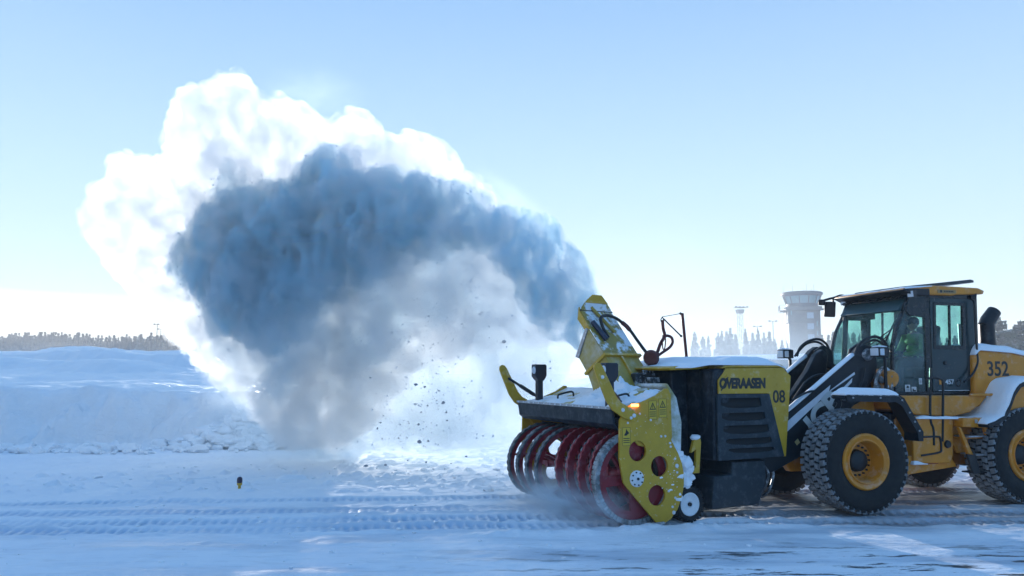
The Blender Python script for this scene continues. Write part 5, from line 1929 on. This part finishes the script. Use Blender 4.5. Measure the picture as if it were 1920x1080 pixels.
for k, (px, py, y, r) in enumerate(((1652, 712, .60, .055), (1662, 726, .55, .045), (1645, 725, .62, .06), (1670, 705, .58, .04), (1636, 700, .75, .07))):
    gb_.blob(lpt(px, py, y), r, k, .3, 2, (1, .8, 1.1))
gb_.tube(spline([lpt(1640, 735, .6), lpt(1645, 705, .6), lpt(1656, 690, .6), lpt(1668, 700, .6), lpt(1672, 735, .6)], 24), .03, 8)
gb_.build('valve_cluster', frosted('rimed_valve_steel', (.12, .12, .12), .4, frost=.7, scale=9), loader)
MB().prism([(1.0, 1.72), (0.98, 2.05), (1.1, 2.18), (1.22, 2.12), (1.22, 1.72)], .64, 1.2).build('valve_guard', org_m, loader, 0.02)
# head lamps on their posts, each under a cap of snow
for px, py, y, base in ((1643, 660, .50, (0.98, .52, 1.80)), (1466, 664, 2.20, (0.35, 2.1, 1.82))):
    c = lpt(px, py, y)
    h = MB()
    h.obox(c + Vector((.07, 0, 0)), (.11, .01, 0), (0, .10, 0), (0, 0, .075))
    h.use(1)
    h.obox(c + Vector((-.045, -.01, 0)), (.012, 0, 0), (0, .085, 0), (0, 0, .06))
    h.obox(c + Vector((.02, -.10, 0)), (.05, 0, 0), (0, .008, 0), (0, 0, .055))
    h.use(0)
    h.tube([c + Vector((.14, .02, -.04)), c + Vector((.19, .03, -.10)), Vector(base)], .028, 8)
    hl = h.build('head_lamp', [lblk_m, lens_m], loader, 0.012)
    MB().blob(c + Vector((.06, 0, .085)), .13, 2, .15, 2, (1.05, .8, .16)).build('snow_on_lamp', snow_cap_m, hl)

# --- the driver in a bright green jacket, seated behind the quarter glass
skin_m = mat('skin', (0.45, 0.26, 0.19), 0.55)
hivis_m = mat('hi_vis_green', (0.15, 0.34, 0.06), 0.7, noise=0.3, nscale=8)
trs_m = mat('dark_trousers', (0.02, 0.025, 0.035), 0.8)
cap_m = mat('dark_cap', (0.02, 0.022, 0.03), 0.8)


def skinned(name, nodes, edges, m, parent, sub=2):
    me = bpy.data.meshes.new(name)
    me.from_pydata([n[0] for n in nodes], edges, [])
    o = bpy.data.objects.new(name, me)
    COL.objects.link(o)
    o.modifiers.new('skin', 'SKIN')
    me.skin_vertices.new() if hasattr(me.skin_vertices, 'new') and not me.skin_vertices else None
    bm = bmesh.new()
    bm.from_mesh(me)
    ly = bm.verts.layers.skin.verify()
    for v, n in zip(bm.verts, nodes):
        v[ly].radius = n[1] if isinstance(n[1], tuple) else (n[1], n[1])
        v[ly].use_root = False
    bm.verts.ensure_lookup_table()
    bm.verts[0][ly].use_root = True
    bm.to_mesh(me)
    bm.free()
    s_ = o.modifiers.new('sub', 'SUBSURF')
    s_.levels = s_.render_levels = sub
    dg = bpy.context.evaluated_depsgraph_get()
    dg.update()
    m2 = bpy.data.meshes.new_from_object(o.evaluated_get(dg))
    o.modifiers.clear()
    o.data = m2
    m2.name = name
    m2.shade_smooth()
    m2.materials.clear()
    for k in (m if isinstance(m, list) else [m]):
        m2.materials.append(k)
    o.parent = parent
    return o


MX = Matrix.Translation(LOA) @ Matrix.Rotation(LRZ, 4, 'Z')
PB = MX @ Vector((2.36, 1.30, 2.20))
# body space: forward is -x of the loader
nodes = [((0, 0, .10), (.15, .17)), ((-.01, 0, .26), (.125, .16)), ((-.02, 0, .42), (.13, .18)), ((-.01, 0, .53), (.10, .15)), ((-.02, 0, .60), .055), ((-.03, 0, .66), .055),
         ((-.03, -.21, .50), .075), ((-.12, -.27, .28), .058), ((-.36, -.20, .22), .045), ((-.44, -.17, .24), .034),
         ((-.03, .21, .50), .075), ((-.12, .27, .28), .058), ((-.36, .20, .22), .045), ((-.44, .17, .24), .034),
         ((-.05, -.10, .08), .11), ((-.46, -.13, .10), .085), ((-.50, -.13, -.26), .058), ((-.52, -.13, -.36), .05), ((-.64, -.13, -.38), .042),
         ((-.05, .10, .08), .11), ((-.46, .13, .10), .085), ((-.50, .13, -.26), .058), ((-.52, .13, -.36), .05), ((-.64, .13, -.38), .042)]
edges = [(0, 1), (1, 2), (2, 3), (3, 4), (4, 5), (3, 6), (6, 7), (7, 8), (8, 9), (3, 10), (10, 11), (11, 12), (12, 13), (0, 14), (14, 15), (15, 16), (16, 17), (17, 18), (0, 19), (19, 20), (20, 21), (21, 22), (22, 23)]
drv = skinned('person', nodes, edges, [hivis_m, trs_m, skin_m], None)
for p in drv.data.polygons:
    c = p.center
    if c.z > .585 and abs(c.y) < .12:
        p.material_index = 2
    elif c.z < .19 and not (c.x < -.2 and c.z > .17 and abs(c.y) > .15):
        p.material_index = 1
drv.location = PB
drv.rotation_euler = (0, 0, LRZ)
tag(drv, 'driver in a bright green jacket seated in the cab, hands on the wheel', 'person')
hd_ = MB()
hm = bmesh.new()
bmesh.ops.create_icosphere(hm, subdivisions=3, radius=1.0)
vs = []
for v in hm.verts:
    x, y, z = v.co
    w = 1 - .22 * max(0, -z) ** 1.2
    px_ = x * .098 * (w if x > 0 else 1 - .08 * max(0, -z))
    q = Vector((px_, y * .076 * w, z * .118))
    if x < -.6:
        nose = math.exp(-((y / .20) ** 2) - ((z + .12) / .22) ** 2)
        eye = math.exp(-((abs(y) - .38) / .16) ** 2 - ((z - .08) / .12) ** 2)
        lip = math.exp(-((y / .30) ** 2) - ((z + .52) / .09) ** 2)
        q.x -= .022 * nose - .010 * eye + .006 * lip
    if abs(y) > .9 and abs(z) < .28 and abs(x) < .25:
        q.y *= 1.14
    vs.append(q + Vector((-.045, 0, .765)))
hd_.add(vs, [tuple(v.index for v in f_.verts) for f_ in hm.faces])
hm.free()
hd_.build('head', skin_m, drv, ang=180)
hr = MB().blob((-.03, 0, .80), .108, 1, .05, 3, (1.0, .82, .92))
hr.tube([(-.12, 0, .80), (-.19, 0, .79)], [.06, .045], 10)
hr.build('knit_cap', cap_m, drv)
for sg in (-1, 1):
    pn = [((-.44, sg * .17, .24), .034), ((-.50, sg * .155, .25), (.028, .036)), ((-.54, sg * .15, .255), (.022, .036))]
    ed = [(0, 1), (1, 2)]
    for k in range(4):
        b0 = len(pn)
        yy_ = sg * .15 + (k - 1.5) * .018
        L_ = (.036, .042, .040, .032)[k]
        pn += [((-.55, yy_, .262), .0095), ((-.55 - L_ * .8, yy_, .268), .009), ((-.55 - L_ * 1.2, yy_, .245), .0085), ((-.55 - L_ * .9, yy_, .225), .008)]
        ed += [(2, b0), (b0, b0 + 1), (b0 + 1, b0 + 2), (b0 + 2, b0 + 3)]
    b0 = len(pn)
    pn += [((-.50, sg * .155 - sg * .035, .255), .011), ((-.535, sg * .155 - sg * .05, .25), .0095), ((-.555, sg * .155 - sg * .045, .238), .009)]
    ed += [(1, b0), (b0, b0 + 1), (b0 + 1, b0 + 2)]
    skinned('glove', pn, ed, cap_m, drv)

# ------------------------------------------------------------------ far things: trees, control tower, masts, sheds
bark_m = mat('spruce_bark', (0.06, 0.045, 0.035), 0.9)
needle_ms = [frosted('spruce_needles', (0.035, 0.055, 0.022), 0.8, frost=.28, scale=.9, lo=.45, hi=.7, up=.12, noise=.35, nscale=.8),
             frosted('pine_needles', (0.045, 0.060, 0.024), 0.8, frost=.35, scale=.9, lo=.5, hi=.75, up=.1, noise=.35, nscale=.8)]


def conifer_parts(h, w, seed, pine=False, dens=1.0):
    """Leaf-spray triangles on drooping whorls of branches, and a tapered trunk."""
    rnd = random.Random(seed)
    c = MB()
    z0 = .42 * h if pine else .10 * h
    nw = int((12 if pine else 22) * dens)
    for i in range(nw):
        t = (i + rnd.uniform(-.3, .3)) / nw
        z = z0 + (h * .99 - z0) * t
        rad = (w * (1 - t) ** .75 * rnd.uniform(.65, 1.1)) if not pine else w * math.sin(math.pi * min(1, .18 + .8 * t)) * rnd.uniform(.55, 1.1)
        nb = rnd.randint(5, 7)
        a0 = rnd.uniform(0, 6.3)
        for b_ in range(nb):
            if rnd.random() < .14:
                continue
            a = a0 + b_ * 2 * math.pi / nb + rnd.uniform(-.3, .3)
            L_ = rad * rnd.uniform(.7, 1.15) + .08
            dr = -.32 * L_ if not pine else .12 * L_
            d = Vector((math.cos(a), math.sin(a), 0))
            s_ = Vector((-d.y, d.x, 0))
            ns = 6
            for k in range(ns):
                u = (k + .4) / ns
                p = d * (L_ * u) + Vector((0, 0, z + dr * u * u))
                wd = L_ * .46 * (1 - u * .55) * rnd.uniform(.7, 1.2)
                for sg in (-1, 1):
                    q = p + s_ * (sg * wd) + d * (wd * .5) + Vector((0, 0, -wd * rnd.uniform(.1, .6)))
                    c.add([p - d * wd * .25 + Vector((0, 0, .06 * L_)), p + d * wd * .55, q], [(0, 1, 2)])
                    dn_ = Vector((0, 0, -h * rnd.uniform(.035, .085)))
                    m_ = p + s_ * (sg * wd * rnd.uniform(.1, .7))
                    c.add([m_ - d * wd * .5, m_ + d * wd * .6, m_ + dn_ + d * wd * rnd.uniform(-.3, .5)], [(0, 1, 2)])
    t_ = MB().tube([(0, 0, -.3), (0, 0, h * .5), (0, 0, h * .97)], [.018 * h, .011 * h, .003 * h], 7)
    return c, t_


def conifer(h, w, seed, pine, label, name, group):
    r = empty(name)
    tag(r, label, 'tree', group)
    c, t_ = conifer_parts(h, w, seed, pine)
    t_.build('trunk', bark_m, r)
    c.build('crown', needle_ms[1 if pine else 0], r, smooth=False)
    return r


PROTO = {}


def place_tree(px, top, y, kind, seed, label, group, base=None):
    """kind 0 spruce, 1 pine, 2 slim spruce; top = the height its tip reaches in the photograph."""
    zt = at(px, top, y).z
    key = (kind, seed % 5)
    name = ('spruce_tree', 'pine_tree', 'spruce_tree')[kind]
    if key not in PROTO:
        o = conifer(10.0, (2.1, 2.2, 1.45)[kind], seed * 7 + kind, kind == 1, label, name, group)
        PROTO[key] = o
    else:
        o = copy_tree(PROTO[key])
    o.location = (at(px, top, y).x, y, 0)
    s = zt / 10.0
    o.scale = (s * random.uniform(.85, 1.15), s * random.uniform(.85, 1.15), s)
    o.rotation_euler = (0, 0, random.uniform(0, 6.28))
    tag(o, label, 'tree', group)
    return o


G1 = 'conifers behind the snow ridge by the control tower'
for i, (px, top, k) in enumerate(((1302, 617, 0), (1318, 627, 0), (1328, 626, 2), (1346, 620, 0), (1353, 616, 2), (1362, 616, 0), (1369, 610, 2), (1379, 622, 0), (1397, 612, 2), (1411, 620, 0),
                                  (1421, 613, 2), (1432, 619, 2), (1442, 617, 0), (1452, 632, 0), (1466, 634, 0))):
    place_tree(px, top, 158 + (i * 7) % 19, k, i, 'frosty conifer behind the snow ridge left of the control tower', G1)
for i, (px, top, k) in enumerate(((1541, 624, 2), (1553, 624, 0), (1562, 617, 0), (1571, 612, 2), (1577, 609, 0), (1583, 615, 0), (1590, 622, 2), (1600, 618, 0), (1612, 622, 0))):
    place_tree(px, top, 160 + (i * 5) % 17, k, i + 3, 'hazy conifer between the control tower and the loader cab', G1)
G2 = 'trees beyond the loader hood'
place_tree(1868, 588, 120, 1, 2, 'tall pine with open branches standing just right of the exhaust stack', G2)
place_tree(1913, 595, 122, 1, 4, 'pine at the right edge of the photo with a pointed broad crown', G2)
for i, (px, top) in enumerate(((1843, 622), (1856, 618), (1880, 618), (1890, 617), (1900, 610), (1924, 606))):
    place_tree(px, top, 128 + i * 2, 0, i + 1, 'low dark spruce in the row behind the loader hood', G2)
for i, px in enumerate((1640, 1652, 1663, 1676, 1760, 1775, 1790, 1803)):
    place_tree(px, 622 + (i * 5) % 9, 150, 0, i, 'hazy spruce seen through the cab windows', 'spruces behind the cab')
G3 = 'spruces at the right end of the far wood'
for i, px in enumerate((262, 270, 277, 285, 291, 298, 304, 310, 346, 352, 361, 368, 375)):
    place_tree(px, 624 + (i * 7) % 8 + (8 if px > 300 else 0) + (6 if px > 340 else 0), 214 + (i % 4) * 3, 2 if i % 3 else 0, i, 'dark spruce at the right end of the far wood beside the plume', G3)

# the far wood on the left: one mass of tree tops
wood = MB()
rnd = random.Random(77)
for row in range(3):
    px = -70
    while px < 345:
        y = 225 + row * 16 + rnd.uniform(-5, 5)
        top = 623 - 5 * math.sin(px * .021) + rnd.uniform(-5, 7) + (3 if px < 120 else 0) - row * 1.0
        p = at(px, top, y)
        c, t_ = conifer_parts(p.z, p.z * rnd.uniform(.13, .22), rnd.randint(0, 9999), False, .8)
        wood.add([Vector(v) + Vector((p.x, y, 0)) for v in c.v], c.f)
        px += rnd.uniform(5, 10)
w = wood.build('spruce_forest', mat('far_needles', (0.030, 0.034, 0.016), 0.9, noise=.3, nscale=.5), smooth=False)
tag(w, 'hazy far wood of spruces along the left horizon', 'forest', kind='stuff')
soft_mist('ground_drift', (at(20, 655, 190).x, 190, 5), (95, 25, 8), 0.014, 'golden drift of blown snow in front of the far wood', 0, 3.0)
soft_mist('ridge_drift', (at(1380, 665, 84).x, 84, 3.0), (24, 9, 6.0), 0.07, 'pale blown snow in front of the distant ridge', 0, 2.6)

# --- control tower
con_m = mat('tower_cladding', (0.20, 0.185, 0.17), 0.8, noise=0.18, nscale=.8)
tdk_m = mat('tower_trim', (0.16, 0.16, 0.165), 0.7, noise=.1)
tgl_m = mat('tower_glass', (0.25, 0.36, 0.36), 0.08, spec=.8)
twn_m = mat('tower_window', (0.34, 0.42, 0.48), 0.12, spec=.7)
TY = 150.0
tb = at(1507, 650, TY)
tower = empty('control_tower', (tb.x, TY, 0), R(-13))
tower.scale = (0.92, 0.92, 1)
tag(tower, 'grey control tower with flared glass lookout and a railed balcony', 'tower')
zz = lambda py: at(1507, py, TY).z
sh = MB()
sh.box(-3.0, 3.0, -3.0, 3.0, -0.5, zz(607))
sh.box(-3.15, 3.0, -3.05, 3.05, zz(607), zz(584))
sh.box(-3.5, 3.35, -3.4, 3.4, zz(584), zz(577))
shaft = sh.build('shaft', con_m, tower, 0.05)
MB().box(-3.08, -3.0, -2.9, 2.9, zz(643), zz(609)).build('painted_sunlit_face', mat('tower_sunlight_paint', (0.75, .70, .6), .5), shaft)  # pale sheet over the left face, its sunlit look put into the colour
for py in (587, 607, 627):
    wf = MB().box(0.35, 1.85, -3.06 if py > 590 else -3.12, -2.95, zz(py + 13), zz(py))
    w_ = wf.build('window', tdk_m, shaft, 0.02)
    MB().box(0.47, 1.73, -3.09 if py > 590 else -3.15, -3.0, zz(py + 13) + .1, zz(py) - .1).build('pane', twn_m, w_)
for xx, py in ((-2.5, 583), (2.35, 604), (2.35, 622)):
    MB().box(xx - .12, xx + .12, -3.12, -3.0, zz(py + 9), zz(py)).build('slit_window', tgl_m, shaft)
zc0, zc1, zc2 = zz(577), zz(575), zz(556)
# flared lookout: twelve-sided glass between mullions under an overhanging roof


def ring(r, z, n=12, ph=math.pi / 12):
    return [(r * math.cos(ph + 2 * math.pi * i / n), r * math.sin(ph + 2 * math.pi * i / n), z) for i in range(n)]


lk = MB()
lk.add(ring(3.1, zc0) + ring(3.15, zc1 + .5), [(i, (i + 1) % 12, (i + 1) % 12 + 12, i + 12) for i in range(12)] + [tuple(range(11, -1, -1)), tuple(range(12, 24))])
look = lk.build('lookout_base', tdk_m, tower)
lg_ = MB()
lg_.add(ring(3.1, zc1 + .5) + ring(3.65, zc2), [(i, (i + 1) % 12, (i + 1) % 12 + 12, i + 12) for i in range(12)] + [tuple(range(11, -1, -1)), tuple(range(12, 24))])
lg_.build('lookout_glass', tgl_m, look)
mu = MB()
for a, b_ in zip(ring(3.15, zc1 + .5), ring(3.72, zc2)):
    mu.tube([a, b_], .10, 6)
mu.build('mullions', tdk_m, look)
ro = MB()
ro.add(ring(3.75, zc2 - .05) + ring(4.1, zc2 + .25) + ring(4.1, zc2 + .55) + ring(3.9, zc2 + .75), [(j * 12 + i, j * 12 + (i + 1) % 12, (j + 1) * 12 + (i + 1) % 12, (j + 1) * 12 + i) for j in range(3) for i in range(12)] + [tuple(range(11, -1, -1)), tuple(range(36, 48))])
roof_t = ro.build('lookout_roof', tdk_m, tower)
for x, y, h in ((-3.6, 0, 1.3), (-1.7, .6, 1.6), (.2, -1, .8), (1.0, .5, 1.8), (2.4, 0, 1.6), (2.0, 1.0, .9)):
    MB().tube([(x, y, zc2 + .7), (x, y, zc2 + .7 + h)], .035, 5).build('antenna', tdk_m, roof_t)
bl_ = MB()
bl_.box(-4.6, -3.2, -2.2, 1.0, zz(584) - .05, zz(584) + .12)
for k in range(6):
    bl_.tube([(-4.55, -2.1 + k * .6, zz(584)), (-4.55, -2.1 + k * .6, zz(584) + 1.1)], .03, 5)
for h in (.55, 1.1):
    bl_.tube([(-3.3, -2.1, zz(584) + h), (-4.55, -2.1, zz(584) + h), (-4.55, .9, zz(584) + h)], .03, 5)
bl_.box(3.2, 4.2, -2.0, .6, zz(584) + .2, zz(584) + .4)
bl_.build('balcony', tdk_m, tower)

# --- floodlight mast (lattice) and lamp posts
MYY = 165.0
ms_m = mat('mast_steel', (0.03, 0.033, 0.036), .8, spec=.2)
mb_ = at(1389, 640, MYY)
mast_o = empty('floodlight_mast', (mb_.x, MYY, 0), R(12))
tag(mast_o, 'tall lattice floodlight mast with a wide lamp platform on top', 'mast')
zt = at(1389, 576, MYY).z
la = MB()
hw = .40
for sx in (-1, 1):
    for sy in (-1, 1):
        la.tube([(sx * hw, sy * hw, 0), (sx * hw, sy * hw, zt - 1.2)], .038, 5)
nseg = 12
for i in range(nseg):
    za, zb = (zt - 1.2) * i / nseg, (zt - 1.2) * (i + 1) / nseg
    for fx_, fy_ in ((0, -1), (0, 1), (-1, 0), (1, 0)):
        p = Vector((fx_ * hw if fx_ else -hw, fy_ * hw if fy_ else -hw, za))
        q = Vector((fx_ * hw if fx_ else hw, fy_ * hw if fy_ else hw, zb))
        la.tube([p, q], .018, 4)
        la.tube([Vector((p.x, p.y, zb)), q], .016, 4)
la.build('lattice', ms_m, mast_o)
pfm = MB()
pfm.add([(-.55, -.5, zt - 1.3), (.55, -.5, zt - 1.3), (.55, .5, zt - 1.3), (-.55, .5, zt - 1.3), (-.75, -.6, zt - .5), (.75, -.6, zt - .5), (.75, .6, zt - .5), (-.75, .6, zt - .5)],
        [(3, 2, 1, 0), (0, 1, 5, 4), (1, 2, 6, 5), (2, 3, 7, 6), (3, 0, 4, 7)])
pfm.box(-1.05, 1.05, -.8, .8, zt - .15, zt - .02)
pfo = pfm.build('lamp_platform', tdk_m, mast_o)
for k in range(4):
    MB().box(-1.45 + k * .84, -1.1 + k * .84, -.95, -.7, zt - .12, zt + .12).build('floodlight', ms_m, pfo)
for px, top, y, heads, lab in ((1449, 602, 170, 2, 'twin headed lamp post just left of the control tower'), (1420, 612, 172, 2, 'lower lamp post rising among the conifers left of the tower'),
                               (295, 608, 205, 1, 'taller lamp post above the far wood beside the plume'), (302, 617, 212, 2, 'shorter lamp post above the far wood beside the plume')):
    p = at(px, top, y)
    lp = empty('lamp_post', (p.x, y, 0))
    tag(lp, lab, 'lamp post')
    MB().tube([(0, 0, 0), (0, 0, p.z)], [.12, .07], 6).build('pole', ms_m, lp)
    hb_ = MB().box(-.62, .62, -.05, .05, p.z - .05, p.z + .03).build('cross_arm', ms_m, lp)
    for sx in ((-1, 1) if heads == 2 else (-1, .35)):
        MB().box(sx * .72 - .2, sx * .72 + .2, -.2, .2, p.z - .12, p.z + .14).build('lamp_head', ms_m, lp)

# low snow-covered shed seen under the ridge
shd = empty('low_shed', (at(1440, 665, 96).x, 96, 0), R(4))
tag(shd, 'low grey shed with snowy roof in the drift below the tower', 'shed')
MB().box(-7.5, 8.5, -2, 2.5, -.2, 3.7).build('wall', mat('shed_wall', (0.22, .22, .22), .8, noise=.2, nscale=.6), shd, .03)
MB().prism([(-8, 3.7), (8.9, 3.7), (8.4, 4.5), (-6, 4.2)], -2.4, 2.9).build('roof', snow_cap_m, shd, .1)

# --- small runway edge light standing in the snow
mp = at(449, 912, 15.25)
mk_o = empty('marker_light', (mp.x, 15.25, float(ground_h(np.array(mp.x), np.array(15.25)))))
tag(mk_o, 'small marker light with dark cap on a yellow stub in the snow', 'marker light')
MB().lathe([(0.0005, -.02), (.028, -.02), (.026, .05), (.045, .06), (.05, .09), (.045, .10)], (0, 0, 0), (0, 0, 1), 20).build('stub', mat('marker_yellow', (.55, .33, .02), .5), mk_o)
MB().lathe([(.046, .10), (.05, .105), (.05, .17), (.042, .195), (.02, .21), (.0005, .212)], (0, 0, 0), (0, 0, 1), 20).build('lamp_cap', mat('marker_cap', (.012, .01, .045), .35), mk_o)

# --- lumps of snow and ice falling out of the plume
ch_m = mat('grey_snow_lump', (.36, .38, .42), .8, noise=.3)  # mottled grey, darker than the lying snow
mb = MB()
rnd = random.Random(21)
for k in range(330):
    t = rnd.random()
    px = rnd.gauss(770 + 60 * (1 - t), 55)
    py = 560 + 320 * t + rnd.gauss(0, 20)
    if k > 270:
        px, py = rnd.gauss(870, 40), rnd.gauss(600, 35)
    y = rnd.uniform(15.5, 17.8)
    p = at(px, py, y)
    if p.z < .05:
        continue
    r = min(.028, rnd.paretovariate(1.9) * .0048)
    mb.blob(p, r, k, .5, 1, (rnd.uniform(.8, 2.2), 1, rnd.uniform(.7, 1.4)))
o = mb.build('falling_snow_lump', ch_m, ang=80)
tag(o, 'dark lumps of snow falling out of the plume', 'snow', kind='stuff')

# fine flecks of snow thrown off the jet, its upper edge and the falling curtain
mb = MB()
rnd = random.Random(31)
OCT = [(1, 0, 0), (-1, 0, 0), (0, 1, 0), (0, -1, 0), (0, 0, 1), (0, 0, -1)]
OF = [(0, 2, 4), (2, 1, 4), (1, 3, 4), (3, 0, 4), (2, 0, 5), (1, 2, 5), (3, 1, 5), (0, 3, 5)]
n_done = 0
while n_done < 5200:
    if n_done % 3 == 0:                                   # along the outline of the dense jet
        k = rnd.randrange(0, 22)
        (xa, ya), (xb, yb) = CORE[k], CORE[k + 1]
        t = rnd.random()
        px, py = xa + (xb - xa) * t + rnd.gauss(0, 12), ya + (yb - ya) * t + rnd.gauss(-2, 12)
    elif n_done % 3 == 1:                                 # in front of the jet and the heart of the plume
        px, py = rnd.uniform(340, 1100), rnd.uniform(320, 660)
        if not poly_in((px, py), CORE if rnd.random() < .6 else FALL):
            continue
    else:                                                 # falling below the arch
        px, py = rnd.gauss(800, 130), rnd.uniform(480, 850)
        if not poly_in((px, py), VEIL):
            continue
    n_done += 1
    y = depth_of(px, py) - rnd.uniform(.2, 1.5) * (depth_of(px, py) - 12.2) / 8.0
    p = at(px, py, y)
    if p.z < .03:
        continue
    r = min(.020, .0042 * rnd.paretovariate(2.0)) * y / 16
    q = Matrix.Rotation(rnd.uniform(0, 6), 3, Vector((rnd.gauss(0, 1), rnd.gauss(0, 1), rnd.gauss(0, 1))))
    sc = (r * rnd.uniform(.8, 1.8), r, r * rnd.uniform(.6, 1.2))
    mb.add([p + q @ Vector((v[0] * sc[0], v[1] * sc[1], v[2] * sc[2])) for v in OCT], OF)
me = bpy.data.meshes.new('snow_spray')
me.from_pydata(mb.v, [], mb.f)
me.materials.append(snow_cap_m)
o = bpy.data.objects.new('snow_spray', me)
COL.objects.link(o)
tag(o, 'fine flecks of snow sprayed off the jet and the falling curtain', 'snow', kind='stuff')
